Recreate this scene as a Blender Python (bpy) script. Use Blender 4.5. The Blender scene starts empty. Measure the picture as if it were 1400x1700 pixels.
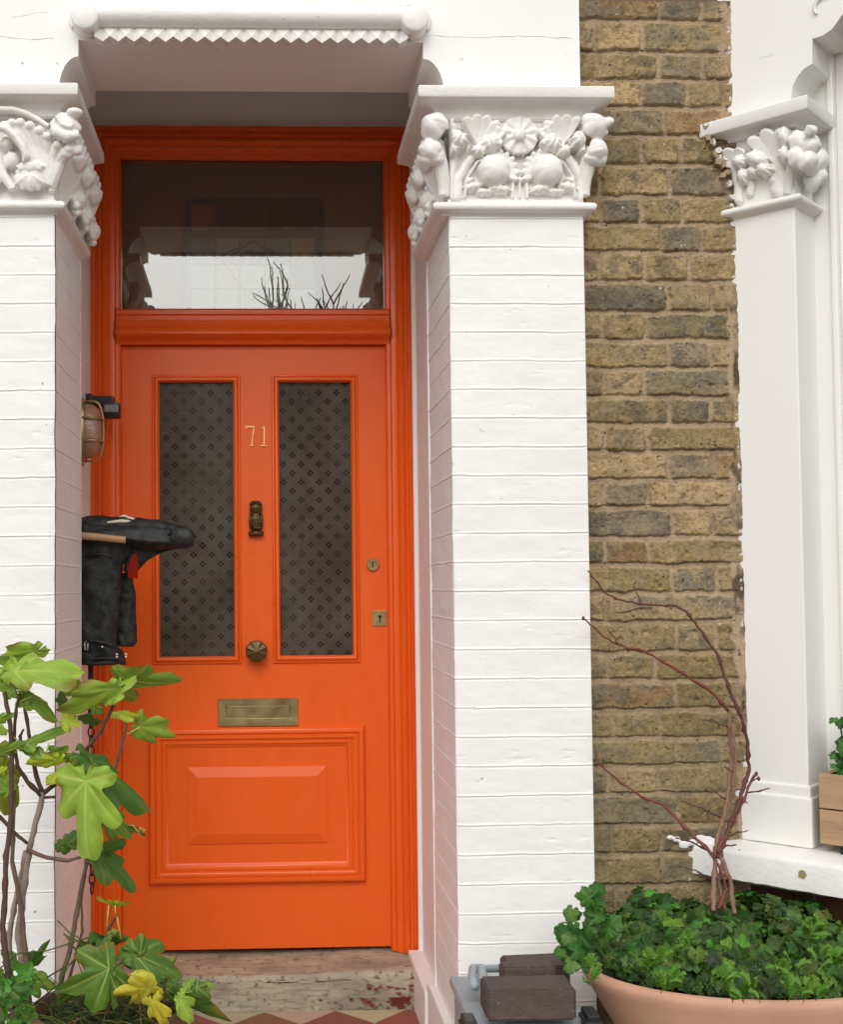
import bpy, bmesh, math, random
import numpy as np
from math import sin, cos, pi, radians
from mathutils import Vector, Matrix
random.seed(7); RNG = np.random.default_rng(7)
SC = bpy.context.scene
# ------------------------------------------------------------------ camera
F_PX, PPX, PPY = 1980.0, 508.8, 893.06
YAW, PIT, ROL = radians(1.9558), radians(2.2971), radians(0.4548)
CAM = np.array([0.0, -4.0, 1.35])
def _R():
    ca, sa, cb, sb, cc, s_ = cos(YAW), sin(YAW), cos(PIT), sin(PIT), cos(ROL), sin(ROL)
    Ry = np.array([[ca, 0, sa], [0, 1, 0], [-sa, 0, ca]]); Rx = np.array([[1, 0, 0], [0, cb, -sb], [0, sb, cb]])
    Rz = np.array([[cc, -s_, 0], [s_, cc, 0], [0, 0, 1]])
    return Ry @ Rx @ Rz
RM = _R()
def _w(v): return Vector((v[0], v[2], -v[1]))
cd = bpy.data.cameras.new('camera'); cam = bpy.data.objects.new('camera', cd); SC.collection.objects.link(cam)
r_, u_, b_ = _w(RM @ np.array([1, 0, 0])), -_w(RM @ np.array([0, 1, 0])), -_w(RM @ np.array([0, 0, 1]))
cam.matrix_world = Matrix(((r_.x, u_.x, b_.x, CAM[0]), (r_.y, u_.y, b_.y, CAM[1]), (r_.z, u_.z, b_.z, CAM[2]), (0, 0, 0, 1)))
cd.sensor_fit = 'HORIZONTAL'; cd.sensor_width = 36; cd.lens = F_PX / 1400 * 36
cd.shift_x = (700 - PPX) / 1400; cd.shift_y = (PPY - 850) / 1400; cd.clip_start = 0.05; cd.clip_end = 2000
SC.camera = cam
# ------------------------------------------------------------------ world, sun, exposure
wd = bpy.data.worlds.new('World'); SC.world = wd; wd.use_nodes = True
nt = wd.node_tree; nt.nodes.clear()
sky = nt.nodes.new('ShaderNodeTexSky'); sky.sky_type = 'NISHITA'; sky.sun_disc = False
sky.sun_elevation = radians(42); sky.sun_rotation = radians(190); sky.dust_density = 3.0; sky.air_density = 1.0
hsv = nt.nodes.new('ShaderNodeHueSaturation'); hsv.inputs['Saturation'].default_value = 0.06; hsv.inputs['Value'].default_value = 1.0
bg = nt.nodes.new('ShaderNodeBackground'); bg.inputs['Strength'].default_value = 0.15
wo = nt.nodes.new('ShaderNodeOutputWorld')
nt.links.new(sky.outputs[0], hsv.inputs['Color']); nt.links.new(hsv.outputs[0], bg.inputs['Color']); nt.links.new(bg.outputs[0], wo.inputs[0])
sl = bpy.data.lights.new('sun', 'SUN'); sl.energy = 0.5; sl.angle = radians(110); sl.color = (1.0, 0.95, 0.88)
so = bpy.data.objects.new('sun', sl); SC.collection.objects.link(so)
so.rotation_euler = Vector((0.05, 0.9, -0.8)).to_track_quat('-Z', 'Y').to_euler()
SC.view_settings.view_transform = 'Standard'; SC.view_settings.look = 'None'; SC.view_settings.exposure = 0.35; SC.view_settings.gamma = 1

# ------------------------------------------------------------------ pixel -> plane helpers
def rayd(px, py):
    v = RM @ np.array([(px - PPX) / F_PX, (py - PPY) / F_PX, 1.0]); return np.array([v[0], v[2], -v[1]])
def P(px, py, dist=4.0):           # point at a distance in front of the camera, measured square to the facade
    d = rayd(px, py); d = d / d[1]; return (CAM[0] + d[0] * dist, CAM[1] + dist, CAM[2] + d[2] * dist)
def PX(px, py, dist=4.0): return P(px, py, dist)[0]
def PZ(px, py, dist=4.0): return P(px, py, dist)[2]
YF = -4.0 + 3.08                   # front plane of the piers
YB = -4.0 + 3.146                  # brick wall plane
# bay frame: u runs along the canted face, w goes into the house
BA = np.array([PX(1222, 600, 3.146), YB]); UD = np.array([1, -1]) / math.sqrt(2); WD = np.array([1, 1]) / math.sqrt(2)
def bay(u, w, z):
    p = BA + UD * u + WD * w; return (p[0], p[1], z)
def PB(px, py, w=0.0):             # pixel -> (u, z) on the plane w = const
    d = rayd(px, py); o = BA - CAM[:2]
    t = (o @ WD + w) / (d[:2] @ WD); q = d * t; return ((q[:2] - o) @ UD, CAM[2] + q[2])

# ------------------------------------------------------------------ object helpers
def link(o, parent=None):
    SC.collection.objects.link(o)
    if parent is not None: o.parent = parent; o.matrix_parent_inverse = Matrix.Translation(-Vector(parent.location))
    return o
def thing(name, label, cat, loc=(0, 0, 0), group=None):
    o = bpy.data.objects.new(name, None); o.location = loc; o.empty_display_size = .05; link(o)
    return tag(o, label, cat, group)
def tag(o, label, cat, group=None, kind=None):
    o['label'] = label; o['category'] = cat
    if group: o['group'] = group
    if kind: o['kind'] = kind
    return o
def mesh(name, V, F, mat, parent=None, smooth=False, col=None, auto=None):
    me = bpy.data.meshes.new(name); me.from_pydata([tuple(map(float, v)) for v in V] if not isinstance(V, np.ndarray) else V.tolist(), [], F if isinstance(F, list) else F.tolist())
    me.materials.append(mat)
    if col is not None:
        a = me.color_attributes.new('Col', 'FLOAT_COLOR', 'POINT'); c = np.ones((len(V), 4), dtype=np.float32); c[:, :3] = col; a.data.foreach_set('color', c.ravel())
    if smooth or auto: me.polygons.foreach_set('use_smooth', [True] * len(me.polygons))
    me.validate(); me.update()
    if auto: me.set_sharp_from_angle(angle=radians(auto))
    return link(bpy.data.objects.new(name, me), parent)
class MB:
    """collects pieces into one mesh"""
    def __init__(s): s.V = []; s.F = []; s.C = []; s.c = (1, 1, 1)
    def add(s, V, F, c=None):
        n = len(s.V); s.V += [tuple(v) for v in V]; s.F += [tuple(i + n for i in f) for f in F]
        if c is None: s.C += [s.c] * len(V)
        elif isinstance(c, np.ndarray) and c.ndim == 1: s.C += [tuple(c)] * len(V)
        elif isinstance(c, (list, np.ndarray)): s.C += [tuple(x) for x in c]
        else: s.C += [c] * len(V)
        return s
    def box(s, a, b, c=None, f=None, bev=0.0):
        x0, y0, z0 = [min(p, q) for p, q in zip(a, b)]; x1, y1, z1 = [max(p, q) for p, q in zip(a, b)]
        if bev > 0:
            bm = bmesh.new(); bmesh.ops.create_cube(bm, size=1)
            for v in bm.verts: v.co = Vector(((x0 + x1) / 2 + v.co.x * (x1 - x0), (y0 + y1) / 2 + v.co.y * (y1 - y0), (z0 + z1) / 2 + v.co.z * (z1 - z0)))
            bmesh.ops.bevel(bm, geom=bm.edges[:], offset=bev, segments=2, profile=.6, affect='EDGES')
            bm.verts.index_update(); V = [tuple(v.co) for v in bm.verts]; F = [[v.index for v in q.verts] for q in bm.faces]; bm.free()
        else:
            V = [(x0, y0, z0), (x1, y0, z0), (x1, y1, z0), (x0, y1, z0), (x0, y0, z1), (x1, y0, z1), (x1, y1, z1), (x0, y1, z1)]
            F = [(0, 3, 2, 1), (4, 5, 6, 7), (0, 1, 5, 4), (1, 2, 6, 5), (2, 3, 7, 6), (3, 0, 4, 7)]
        if f: V = [f(*v) for v in V]
        return s.add(V, F, c)
    def tube(s, pts, rad, n=8, c=None, flat=1.0, knob=0.0, cap=True):
        pts = [Vector(p) for p in pts]; m = len(pts)
        if not hasattr(rad, '__len__'): rad = [rad] * m
        V = []; F = []; t0 = (pts[1] - pts[0]).normalized(); ref = Vector((0, 0, 1)) if abs(t0.z) < .9 else Vector((1, 0, 0))
        nx = t0.cross(ref).normalized()
        for i, p in enumerate(pts):
            t = (pts[min(i + 1, m - 1)] - pts[max(i - 1, 0)]).normalized(); nx = (nx - t * nx.dot(t)).normalized(); ny = t.cross(nx)
            r = rad[i] * (1 + knob * (random.random() - .5))
            for k in range(n):
                a = 2 * pi * k / n; V.append(tuple(p + nx * (r * cos(a)) + ny * (r * flat * sin(a))))
        for i in range(m - 1):
            for k in range(n): F.append((i * n + k, i * n + (k + 1) % n, (i + 1) * n + (k + 1) % n, (i + 1) * n + k))
        if cap: F.append(tuple(range(n))[::-1]); F.append(tuple((m - 1) * n + k for k in range(n)))
        return s.add(V, F, c)
    def ell(s, c0, r, n=14, c=None, M=None):
        V = []; F = []
        for i in range(n + 1):
            th = pi * i / n
            for k in range(2 * n):
                a = pi * k / n; v = Vector((r[0] * sin(th) * cos(a), r[1] * sin(th) * sin(a), r[2] * cos(th)))
                if M is not None: v = M @ v
                V.append(tuple(v + Vector(c0)))
        for i in range(n):
            for k in range(2 * n): F.append((i * 2 * n + k, (i + 1) * 2 * n + k, (i + 1) * 2 * n + (k + 1) % (2 * n), i * 2 * n + (k + 1) % (2 * n)))
        return s.add(V, F, c)
    def lathe(s, prof, c0, M=None, n=32, c=None):     # prof: (radius, height) along local z
        V = []; F = []; m = len(prof)
        for r, h in prof:
            for k in range(n):
                a = 2 * pi * k / n; v = Vector((r * cos(a), r * sin(a), h)); v = (M @ v) if M is not None else v; V.append(tuple(v + Vector(c0)))
        for i in range(m - 1):
            for k in range(n): F.append((i * n + k, i * n + (k + 1) % n, (i + 1) * n + (k + 1) % n, (i + 1) * n + k))
        return s.add(V, F, c)
    def build(s, name, mat, parent=None, smooth=False, auto=None, col=True):
        return mesh(name, s.V, s.F, mat, parent, smooth, np.array(s.C) if col else None, auto)
def sweep(mb, path, prof, f, closed=False, cap=True, side=1):
    """mitred sweep: path in 2-D, prof = (offset to the side, height); f maps (a, b, height) to world"""
    n = len(path); V = []; F = []; m = len(prof)
    for i in range(n):
        p = Vector(path[i]); a = Vector(path[i - 1]) if (i > 0 or closed) else None; b = Vector(path[(i + 1) % n]) if (i < n - 1 or closed) else None
        def nrm(d): d = d.normalized(); return Vector((-d.y, d.x)) * side
        if a is None: nn = nrm(b - p)
        elif b is None: nn = nrm(p - a)
        else:
            n1, n2 = nrm(p - a), nrm(b - p); nn = (n1 + n2); nn = nn / max(nn.dot(n1), .05)
        for o, h in prof: q = p + nn * o; V.append(f(q.x, q.y, h))
    for i in range(n if closed else n - 1):
        j = (i + 1) % n
        for k in range(m - 1): F.append((i * m + k, j * m + k, j * m + k + 1, i * m + k + 1))
    if cap and not closed: F.append(tuple(range(m))); F.append(tuple((n - 1) * m + k for k in range(m))[::-1])
    mb.add(V, F)
from mathutils.geometry import tessellate_polygon
def prism(mb, pts, f, d0, d1):
    n = len(pts); T = tessellate_polygon([[Vector((a, b, 0)) for a, b in pts]])
    V = [f(a, b, d0) for a, b in pts] + [f(a, b, d1) for a, b in pts]; ar = sum(pts[i][0] * pts[(i + 1) % n][1] - pts[(i + 1) % n][0] * pts[i][1] for i in range(n))
    F = [tuple(t) for t in T] + [tuple(n + k for k in t)[::-1] for t in T] + [(k, n + k, n + (k + 1) % n, (k + 1) % n) for k in range(n)]
    bm = bmesh.new(); vs = [bm.verts.new(v) for v in V]
    for q_ in F: bm.faces.new([vs[i] for i in q_])
    bmesh.ops.recalc_face_normals(bm, faces=bm.faces[:]); bm.verts.index_update(); F = [tuple(v.index for v in q_.verts) for q_ in bm.faces]; bm.free(); mb.add(V, F)
# ------------------------------------------------------------------ numpy noise
def vnoise(x, y, seed=0):
    xi = np.floor(x).astype(np.int64); yi = np.floor(y).astype(np.int64); xf = x - xi; yf = y - yi
    def h(a, b):
        q = (a * 374761393 + b * 668265263 + seed * 1442695041) & 0x7fffffff; q = ((q ^ (q >> 13)) * 1274126177) & 0x7fffffff
        return ((q ^ (q >> 16)) & 0xffff) / 65535.0
    u = xf * xf * (3 - 2 * xf); v = yf * yf * (3 - 2 * yf)
    return (h(xi, yi) * (1 - u) + h(xi + 1, yi) * u) * (1 - v) + (h(xi, yi + 1) * (1 - u) + h(xi + 1, yi + 1) * u) * v
def fbm(x, y, seed=0, o=4):
    s = 0; a = .5
    for i in range(o): s = s + a * vnoise(x * 2 ** i, y * 2 ** i, seed + i * 17); a *= .5
    return s / (1 - .5 ** o)
def grid_mesh(name, us, vs, fn, mat, parent=None, colfn=None):
    U, Vv = np.meshgrid(us, vs); pts = fn(U, Vv); n, m = U.shape
    idx = np.arange(n * m).reshape(n, m); F = np.stack([idx[:-1, :-1], idx[:-1, 1:], idx[1:, 1:], idx[1:, :-1]], -1).reshape(-1, 4)
    col = colfn(U, Vv).reshape(-1, 3) if colfn else None
    return mesh(name, pts.reshape(-1, 3), F, mat, parent, True, col)

# ------------------------------------------------------------------ materials
def srgb(r, g, b):
    f = lambda c: (c / 255 / 12.92) if c / 255 <= .04045 else ((c / 255 + .055) / 1.055) ** 2.4
    return (f(r), f(g), f(b))
def mat(name, base, rough=.5, metal=0.0, spec=.5, var=0.0, vscale=8, vcol=None, bump=0.0, bscale=60, bdetail=6, attr=False, coat=0.0, speck=None, stretch=(1, 1, 1), sss=0.0, rvar=0.0):
    m = bpy.data.materials.new(name); m.use_nodes = True; t = m.node_tree; b = t.nodes['Principled BSDF']; L = t.links.new
    b.inputs['Roughness'].default_value = rough; b.inputs['Metallic'].default_value = metal; b.inputs['Specular IOR Level'].default_value = spec
    if coat: b.inputs['Coat Weight'].default_value = coat; b.inputs['Coat Roughness'].default_value = .12
    tc = t.nodes.new('ShaderNodeTexCoord'); mp = t.nodes.new('ShaderNodeMapping'); mp.inputs['Scale'].default_value = stretch; L(tc.outputs['Object'], mp.inputs[0])
    if attr:
        a = t.nodes.new('ShaderNodeVertexColor'); a.layer_name = 'Col'; src = a.outputs['Color']
        mm = t.nodes.new('ShaderNodeMix'); mm.data_type = 'RGBA'; mm.blend_type = 'MULTIPLY'; mm.inputs[0].default_value = 1; L(src, mm.inputs[6]); mm.inputs[7].default_value = (*base, 1); src = mm.outputs[2]
    else:
        c = t.nodes.new('ShaderNodeRGB'); c.outputs[0].default_value = (*base, 1); src = c.outputs[0]
    if var > 0:
        n = t.nodes.new('ShaderNodeTexNoise'); n.inputs['Scale'].default_value = vscale; n.inputs['Detail'].default_value = 8; n.inputs['Roughness'].default_value = .65; L(mp.outputs[0], n.inputs['Vector'])
        cr = t.nodes.new('ShaderNodeMapRange'); cr.inputs[1].default_value = .42; cr.inputs[2].default_value = .72; cr.inputs[4].default_value = var; L(n.outputs[0], cr.inputs[0])
        mx = t.nodes.new('ShaderNodeMix'); mx.data_type = 'RGBA'; L(cr.outputs[0], mx.inputs[0]); L(src, mx.inputs[6]); mx.inputs[7].default_value = (*(vcol or tuple(x * .5 for x in base)), 1); src = mx.outputs[2]
    if speck:
        scol, sscale, thr = speck
        n = t.nodes.new('ShaderNodeTexNoise'); n.inputs['Scale'].default_value = sscale; n.inputs['Detail'].default_value = 3; L(mp.outputs[0], n.inputs['Vector'])
        cr = t.nodes.new('ShaderNodeMapRange'); cr.inputs[1].default_value = thr; cr.inputs[2].default_value = thr + .04; L(n.outputs[0], cr.inputs[0])
        mx = t.nodes.new('ShaderNodeMix'); mx.data_type = 'RGBA'; L(cr.outputs[0], mx.inputs[0]); L(src, mx.inputs[6]); mx.inputs[7].default_value = (*scol, 1); src = mx.outputs[2]
    L(src, b.inputs['Base Color'])
    if rvar:
        n = t.nodes.new('ShaderNodeTexNoise'); n.inputs['Scale'].default_value = 14; n.inputs['Detail'].default_value = 5; L(mp.outputs[0], n.inputs['Vector'])
        cr = t.nodes.new('ShaderNodeMapRange'); cr.inputs[1].default_value = .3; cr.inputs[2].default_value = .7; cr.inputs[3].default_value = rough - rvar; cr.inputs[4].default_value = rough + rvar; L(n.outputs[0], cr.inputs[0]); L(cr.outputs[0], b.inputs['Roughness'])
    if bump > 0:
        n = t.nodes.new('ShaderNodeTexNoise'); n.inputs['Scale'].default_value = bscale; n.inputs['Detail'].default_value = bdetail; L(mp.outputs[0], n.inputs['Vector'])
        bp = t.nodes.new('ShaderNodeBump'); bp.inputs['Strength'].default_value = min(bump, 1); bp.inputs['Distance'].default_value = .004; L(n.outputs[0], bp.inputs['Height']); L(bp.outputs[0], b.inputs['Normal'])
    return m
WHITE = (.86, .85, .825)
M = {}
M['white'] = mat('white_masonry_paint', WHITE, .5, var=.5, vscale=2.6, vcol=(.775, .765, .725), bump=.15, bscale=45, speck=((.42, .38, .30), 55, .735))
M['whiteshell'] = mat('white_painted_plaster', (.85, .835, .80), .5, var=.35, vscale=9, vcol=(.68, .655, .60), bump=.35, bscale=90, speck=((.35, .32, .27), 70, .74))
M['whitewood'] = mat('white_gloss_paint', (.85, .84, .805), .32, var=.15, vscale=5, vcol=(.76, .75, .71), bump=.08, bscale=30)
M['orange'] = mat('orange_gloss_paint', (.84, .122, .007), .36, var=.25, vscale=2.2, vcol=(.78, .10, .005), bump=.16, bscale=18, rvar=.09, spec=.5, stretch=(1.6, 1.6, .8), speck=((.62, .22, .08), 70, .765))
M['orangeold'] = mat('weathered_orange_paint', (.83, .113, .006), .30, bump=.16, bscale=16, stretch=(5, 5, .5), rvar=.08, speck=((.86, .36, .18), 22, .74))
M['orangehead'] = mat('weathered_orange_paint_across', (.82, .105, .005), .30, bump=.16, bscale=16, stretch=(.5, 5, 5), rvar=.08)
M['brick'] = mat('london_stock_brick', (1, 1, 1), .92, attr=True, spec=.2, bump=.9, bscale=170, bdetail=8, speck=((.055, .042, .03), 95, .665))
M['brass'] = mat('aged_brass', (.46, .37, .17), .34, metal=.8, var=.7, vscale=18, vcol=(.22, .185, .085), bump=.2, bscale=60, rvar=.1)
M['brassdark'] = mat('dark_bronze', (.13, .085, .035), .42, metal=.75, var=.6, vscale=40, vcol=(.06, .05, .03), bump=.3, bscale=80)
M['brassbright'] = mat('bright_brass', (.95, .68, .26), .3, metal=.9)
M['black'] = mat('black_plastic', (.012, .012, .014), .4)
M['hole'] = mat('dark_void', (.004, .004, .004), .9)
M['jacket'] = mat('black_worn_leather', (.009, .010, .010), .55, var=1.0, vscale=30, vcol=(.045, .048, .046), bump=1.0, bscale=34, spec=.35)
M['red'] = mat('red_lining', (.22, .010, .002), .8, spec=.1)
M['wood'] = mat('pale_wood', (.46, .27, .14), .6, var=.5, vscale=6, vcol=(.30, .16, .07), bump=.2, bscale=40, stretch=(.4, 3, 3))
M['cream'] = mat('cream_cloth', (.70, .62, .50), .85, bump=.4, bscale=80)
M['steel'] = mat('pale_metal', (.7, .68, .62), .3, metal=1)
M['chain'] = mat('rusty_dark_chain', (.05, .035, .025), .5, metal=.6, bump=.4, bscale=120)
M['bark'] = mat('fig_bark', (1, 1, 1), .8, attr=True, bump=.6, bscale=90, var=.4, vscale=30, vcol=(.03, .022, .016))
M['leaf'] = mat('leaf', (1.06, 1.04, .62), .46, attr=True, bump=.35, bscale=110, spec=.32)
M['terracotta'] = mat('terracotta', (.74, .41, .27), .75, var=.7, vscale=4, vcol=(.62, .39, .28), bump=.25, bscale=70, speck=((.80, .62, .50), 9, .66))
M['terradark'] = mat('old_brown_clay', (.17, .085, .055), .75, var=.5, vscale=9, vcol=(.10, .06, .045), bump=.3, bscale=70)
M['soil'] = mat('soil', (.03, .02, .013), .95, var=.6, vscale=40, vcol=(.08, .05, .03), bump=1, bscale=60)
M['stone'] = mat('worn_stone', (1, 1, 1), .8, attr=True, bump=.6, bscale=60)
M['grey'] = mat('grey_plastic', (.31, .36, .39), .45, var=.3, vscale=6, vcol=(.25, .29, .31), bump=.1, bscale=60)
M['greytray'] = mat('pale_grey_plastic_inside', (.42, .44, .44), .5, var=.4, vscale=14, vcol=(.30, .31, .30))
M['paver'] = mat('brown_concrete_paver', (.092, .062, .052), .9, var=.6, vscale=26, vcol=(.055, .038, .032), bump=1, bscale=110, speck=((.26, .21, .18), 120, .69))
M['twig'] = mat('red_brown_twig', (1, 1, 1), .6, attr=True, bump=.6, bscale=130)
M['dark'] = mat('hallway_plaster', (.10, .07, .045), .9)
M['slate'] = mat('slate', (.10, .10, .11), .7)
M['asphalt'] = mat('asphalt', (.055, .055, .055), .9, bump=.3)
M['paving'] = mat('grey_paving', (.15, .115, .08), .9, var=.4, vscale=4, vcol=(.11, .085, .06), bump=.3)
def glass(name, tint, refl=.18, rough=.0):
    m = bpy.data.materials.new(name); m.use_nodes = True; t = m.node_tree; t.nodes.clear(); L = t.links.new
    o = t.nodes.new('ShaderNodeOutputMaterial'); mx = t.nodes.new('ShaderNodeMixShader'); tr = t.nodes.new('ShaderNodeBsdfTransparent'); g = t.nodes.new('ShaderNodeBsdfGlossy')
    lw = t.nodes.new('ShaderNodeFresnel'); lw.inputs[0].default_value = 1.5; ad = t.nodes.new('ShaderNodeMath'); ad.operation = 'ADD'; ad.inputs[1].default_value = refl; ad.use_clamp = True
    g.inputs['Roughness'].default_value = rough; tr.inputs[0].default_value = (*tint, 1)
    L(lw.outputs[0], ad.inputs[0]); L(ad.outputs[0], mx.inputs[0]); L(tr.outputs[0], mx.inputs[1]); L(g.outputs[0], mx.inputs[2]); L(mx.outputs[0], o.inputs[0]); return m
M['fanglass'] = glass('fanlight_glass', (.9, .9, .86), .135)
M['winglass'] = glass('window_glass', (.8, .82, .82), .10)
def etched():
    m = bpy.data.materials.new('etched_glass'); m.use_nodes = True; t = m.node_tree; b = t.nodes['Principled BSDF']; L = t.links.new
    N = t.nodes.new
    def mth(op, a, b_=None, cl=False):
        n = N('ShaderNodeMath'); n.operation = op; n.use_clamp = cl
        for i, v in enumerate((a, b_)):
            if v is None: continue
            if isinstance(v, (int, float)): n.inputs[i].default_value = v
            else: L(v, n.inputs[i])
        return n.outputs[0]
    tc = N('ShaderNodeTexCoord'); sp = N('ShaderNodeSeparateXYZ'); L(tc.outputs['Object'], sp.inputs[0])
    S = 1 / .0607                      # lattice of motifs: rows .030 apart, staggered
    x = mth('MULTIPLY', sp.outputs[0], S); z = mth('MULTIPLY', sp.outputs[2], S)
    a = mth('ADD', x, z); c = mth('SUBTRACT', x, z)          # rotated 45: motifs at integer (a, c)
    fa = mth('ABSOLUTE', mth('SUBTRACT', mth('FRACT', mth('ADD', a, .5)), .5)); fc = mth('ABSOLUTE', mth('SUBTRACT', mth('FRACT', mth('ADD', c, .5)), .5))
    # four dots at +-x, +-z from the motif centre
    sa = mth('SUBTRACT', mth('FRACT', mth('ADD', a, .5)), .5); sc = mth('SUBTRACT', mth('FRACT', mth('ADD', c, .5)), .5)
    lx = mth('ABSOLUTE', mth('MULTIPLY', mth('ADD', sa, sc), .5)); lz = mth('ABSOLUTE', mth('MULTIPLY', mth('SUBTRACT', sa, sc), .5))
    def dot(cx, cz, r):
        dx = mth('SUBTRACT', lx, cx); dz = mth('SUBTRACT', lz, cz); d = mth('SQRT', mth('ADD', mth('MULTIPLY', dx, dx), mth('MULTIPLY', dz, dz)))
        return mth('MULTIPLY', mth('SUBTRACT', r, d), 30, True)
    dots = mth('MAXIMUM', dot(.118, 0, .080), dot(0, .118, .080))
    line = mth('MAXIMUM', mth('MULTIPLY', mth('SUBTRACT', .022, fa), 60, True), mth('MULTIPLY', mth('SUBTRACT', .022, fc), 60, True))
    nz = N('ShaderNodeTexNoise'); nz.inputs['Scale'].default_value = 5; nz.inputs['Detail'].default_value = 3; L(tc.outputs['Object'], nz.inputs[0])
    wear = N('ShaderNodeMapRange'); wear.inputs[1].default_value = .40; wear.inputs[2].default_value = .56; L(nz.outputs[0], wear.inputs[0])
    line = mth('MULTIPLY', line, mth('MULTIPLY', wear.outputs[0], .55)); w2 = mth('ADD', mth('MULTIPLY', wear.outputs[0], .35), .65)
    fac = mth('MAXIMUM', mth('MULTIPLY', dots, w2), line)
    n2 = N('ShaderNodeTexNoise'); n2.inputs['Scale'].default_value = 9; n2.inputs['Detail'].default_value = 6; L(tc.outputs['Object'], n2.inputs[0])
    n3 = N('ShaderNodeTexNoise'); n3.inputs['Scale'].default_value = 3.2; n3.inputs['Detail'].default_value = 7; n3.inputs['Roughness'].default_value = .7; L(tc.outputs['Object'], n3.inputs[0])
    mr = N('ShaderNodeMapRange'); mr.inputs[1].default_value = .40; mr.inputs[2].default_value = .66; L(n3.outputs[0], mr.inputs[0])
    base = N('ShaderNodeMix'); base.data_type = 'RGBA'; L(mr.outputs[0], base.inputs[0]); base.inputs[6].default_value = (.068, .054, .039, 1); base.inputs[7].default_value = (.118, .100, .080, 1)
    mx = N('ShaderNodeMix'); mx.data_type = 'RGBA'; L(fac, mx.inputs[0]); L(base.outputs[2], mx.inputs[6]); mx.inputs[7].default_value = (.010, .009, .008, 1)
    L(mx.outputs[2], b.inputs['Base Color']); b.inputs['Roughness'].default_value = .09; b.inputs['Specular IOR Level'].default_value = .6
    bp = N('ShaderNodeBump'); bp.inputs['Strength'].default_value = .12; bp.inputs['Distance'].default_value = .003; L(n2.outputs[0], bp.inputs['Height']); L(bp.outputs[0], b.inputs['Normal'])
    return m
M['etched'] = etched()

def add_translucent(m, w):
    t = m.node_tree; o = [n for n in t.nodes if n.type == 'OUTPUT_MATERIAL'][0]; b = t.nodes['Principled BSDF']; tr = t.nodes.new('ShaderNodeBsdfTranslucent'); mx = t.nodes.new('ShaderNodeMixShader'); mx.inputs[0].default_value = w
    src = b.inputs['Base Color'].links[0].from_socket; t.links.new(src, tr.inputs[0]); t.links.new(b.outputs[0], mx.inputs[1]); t.links.new(tr.outputs[0], mx.inputs[2]); t.links.new(mx.outputs[0], o.inputs[0])
add_translucent(M['leaf'], .22)
# =================================================================== SETTING: ground, path, road
def sheet(name, x0, x1, y0, y1, z, m, lab=None):
    o = mesh(name, [(x0, y0, z), (x1, y0, z), (x1, y1, z), (x0, y1, z)], [(0, 1, 2, 3)], m); o['kind'] = 'structure'; return o
sheet('ground', -300, 300, -300, 300, -.001, M['paving'])
sheet('road', -300, 300, -16, -9, .004, M['asphalt'])
# tiled path: red and buff lozenges with dirty joints
TS = .158; DG = TS * math.sqrt(2)
YT = -.214                           # path starts at the foot of the doorstep
tb = MB(); xs0, ys0 = PX(439, 1680, 3.75) - DG / 2, YT
red, buff = srgb(140, 84, 68), srgb(188, 166, 146)
bm = bmesh.new(); 
def clip_poly(pts, ymax):
    out = []
    for i in range(len(pts)):
        a, b = pts[i], pts[(i + 1) % len(pts)]
        if a[1] <= ymax: out.append(a)
        if (a[1] - ymax) * (b[1] - ymax) < 0: t = (ymax - a[1]) / (b[1] - a[1]); out.append((a[0] + (b[0] - a[0]) * t, ymax))
    return out
g = .0018
for j in range(0, 30):
    for i in range(-14, 15):
        cx = xs0 + i * DG / 2; cy = ys0 - j * DG / 2
        if (i + j) % 2 != 0: continue
        if abs(cx + .03) > .56: continue
        h = DG / 2 - g * 1.5
        q = clip_poly([(cx + h, cy), (cx, cy + h), (cx - h, cy), (cx, cy - h)], YT)
        if len(q) < 3: continue
        # the joint grid of lozenges: red on rows touching the step, buff between
        c = red if j % 2 == 1 else buff
        c = tuple(v * random.uniform(.82, 1.12) for v in c)
        n = len(q); tb.add([(x, y, .021) for x, y in q][::1] + [(x, y, .012) for x, y in q], [tuple(range(n))[::-1]] + [(k, (k + 1) % n, n + (k + 1) % n, n + k) for k in range(n)], c)
o = tb.build('tiled_path', M['stone']); o['kind'] = 'structure'
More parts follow.
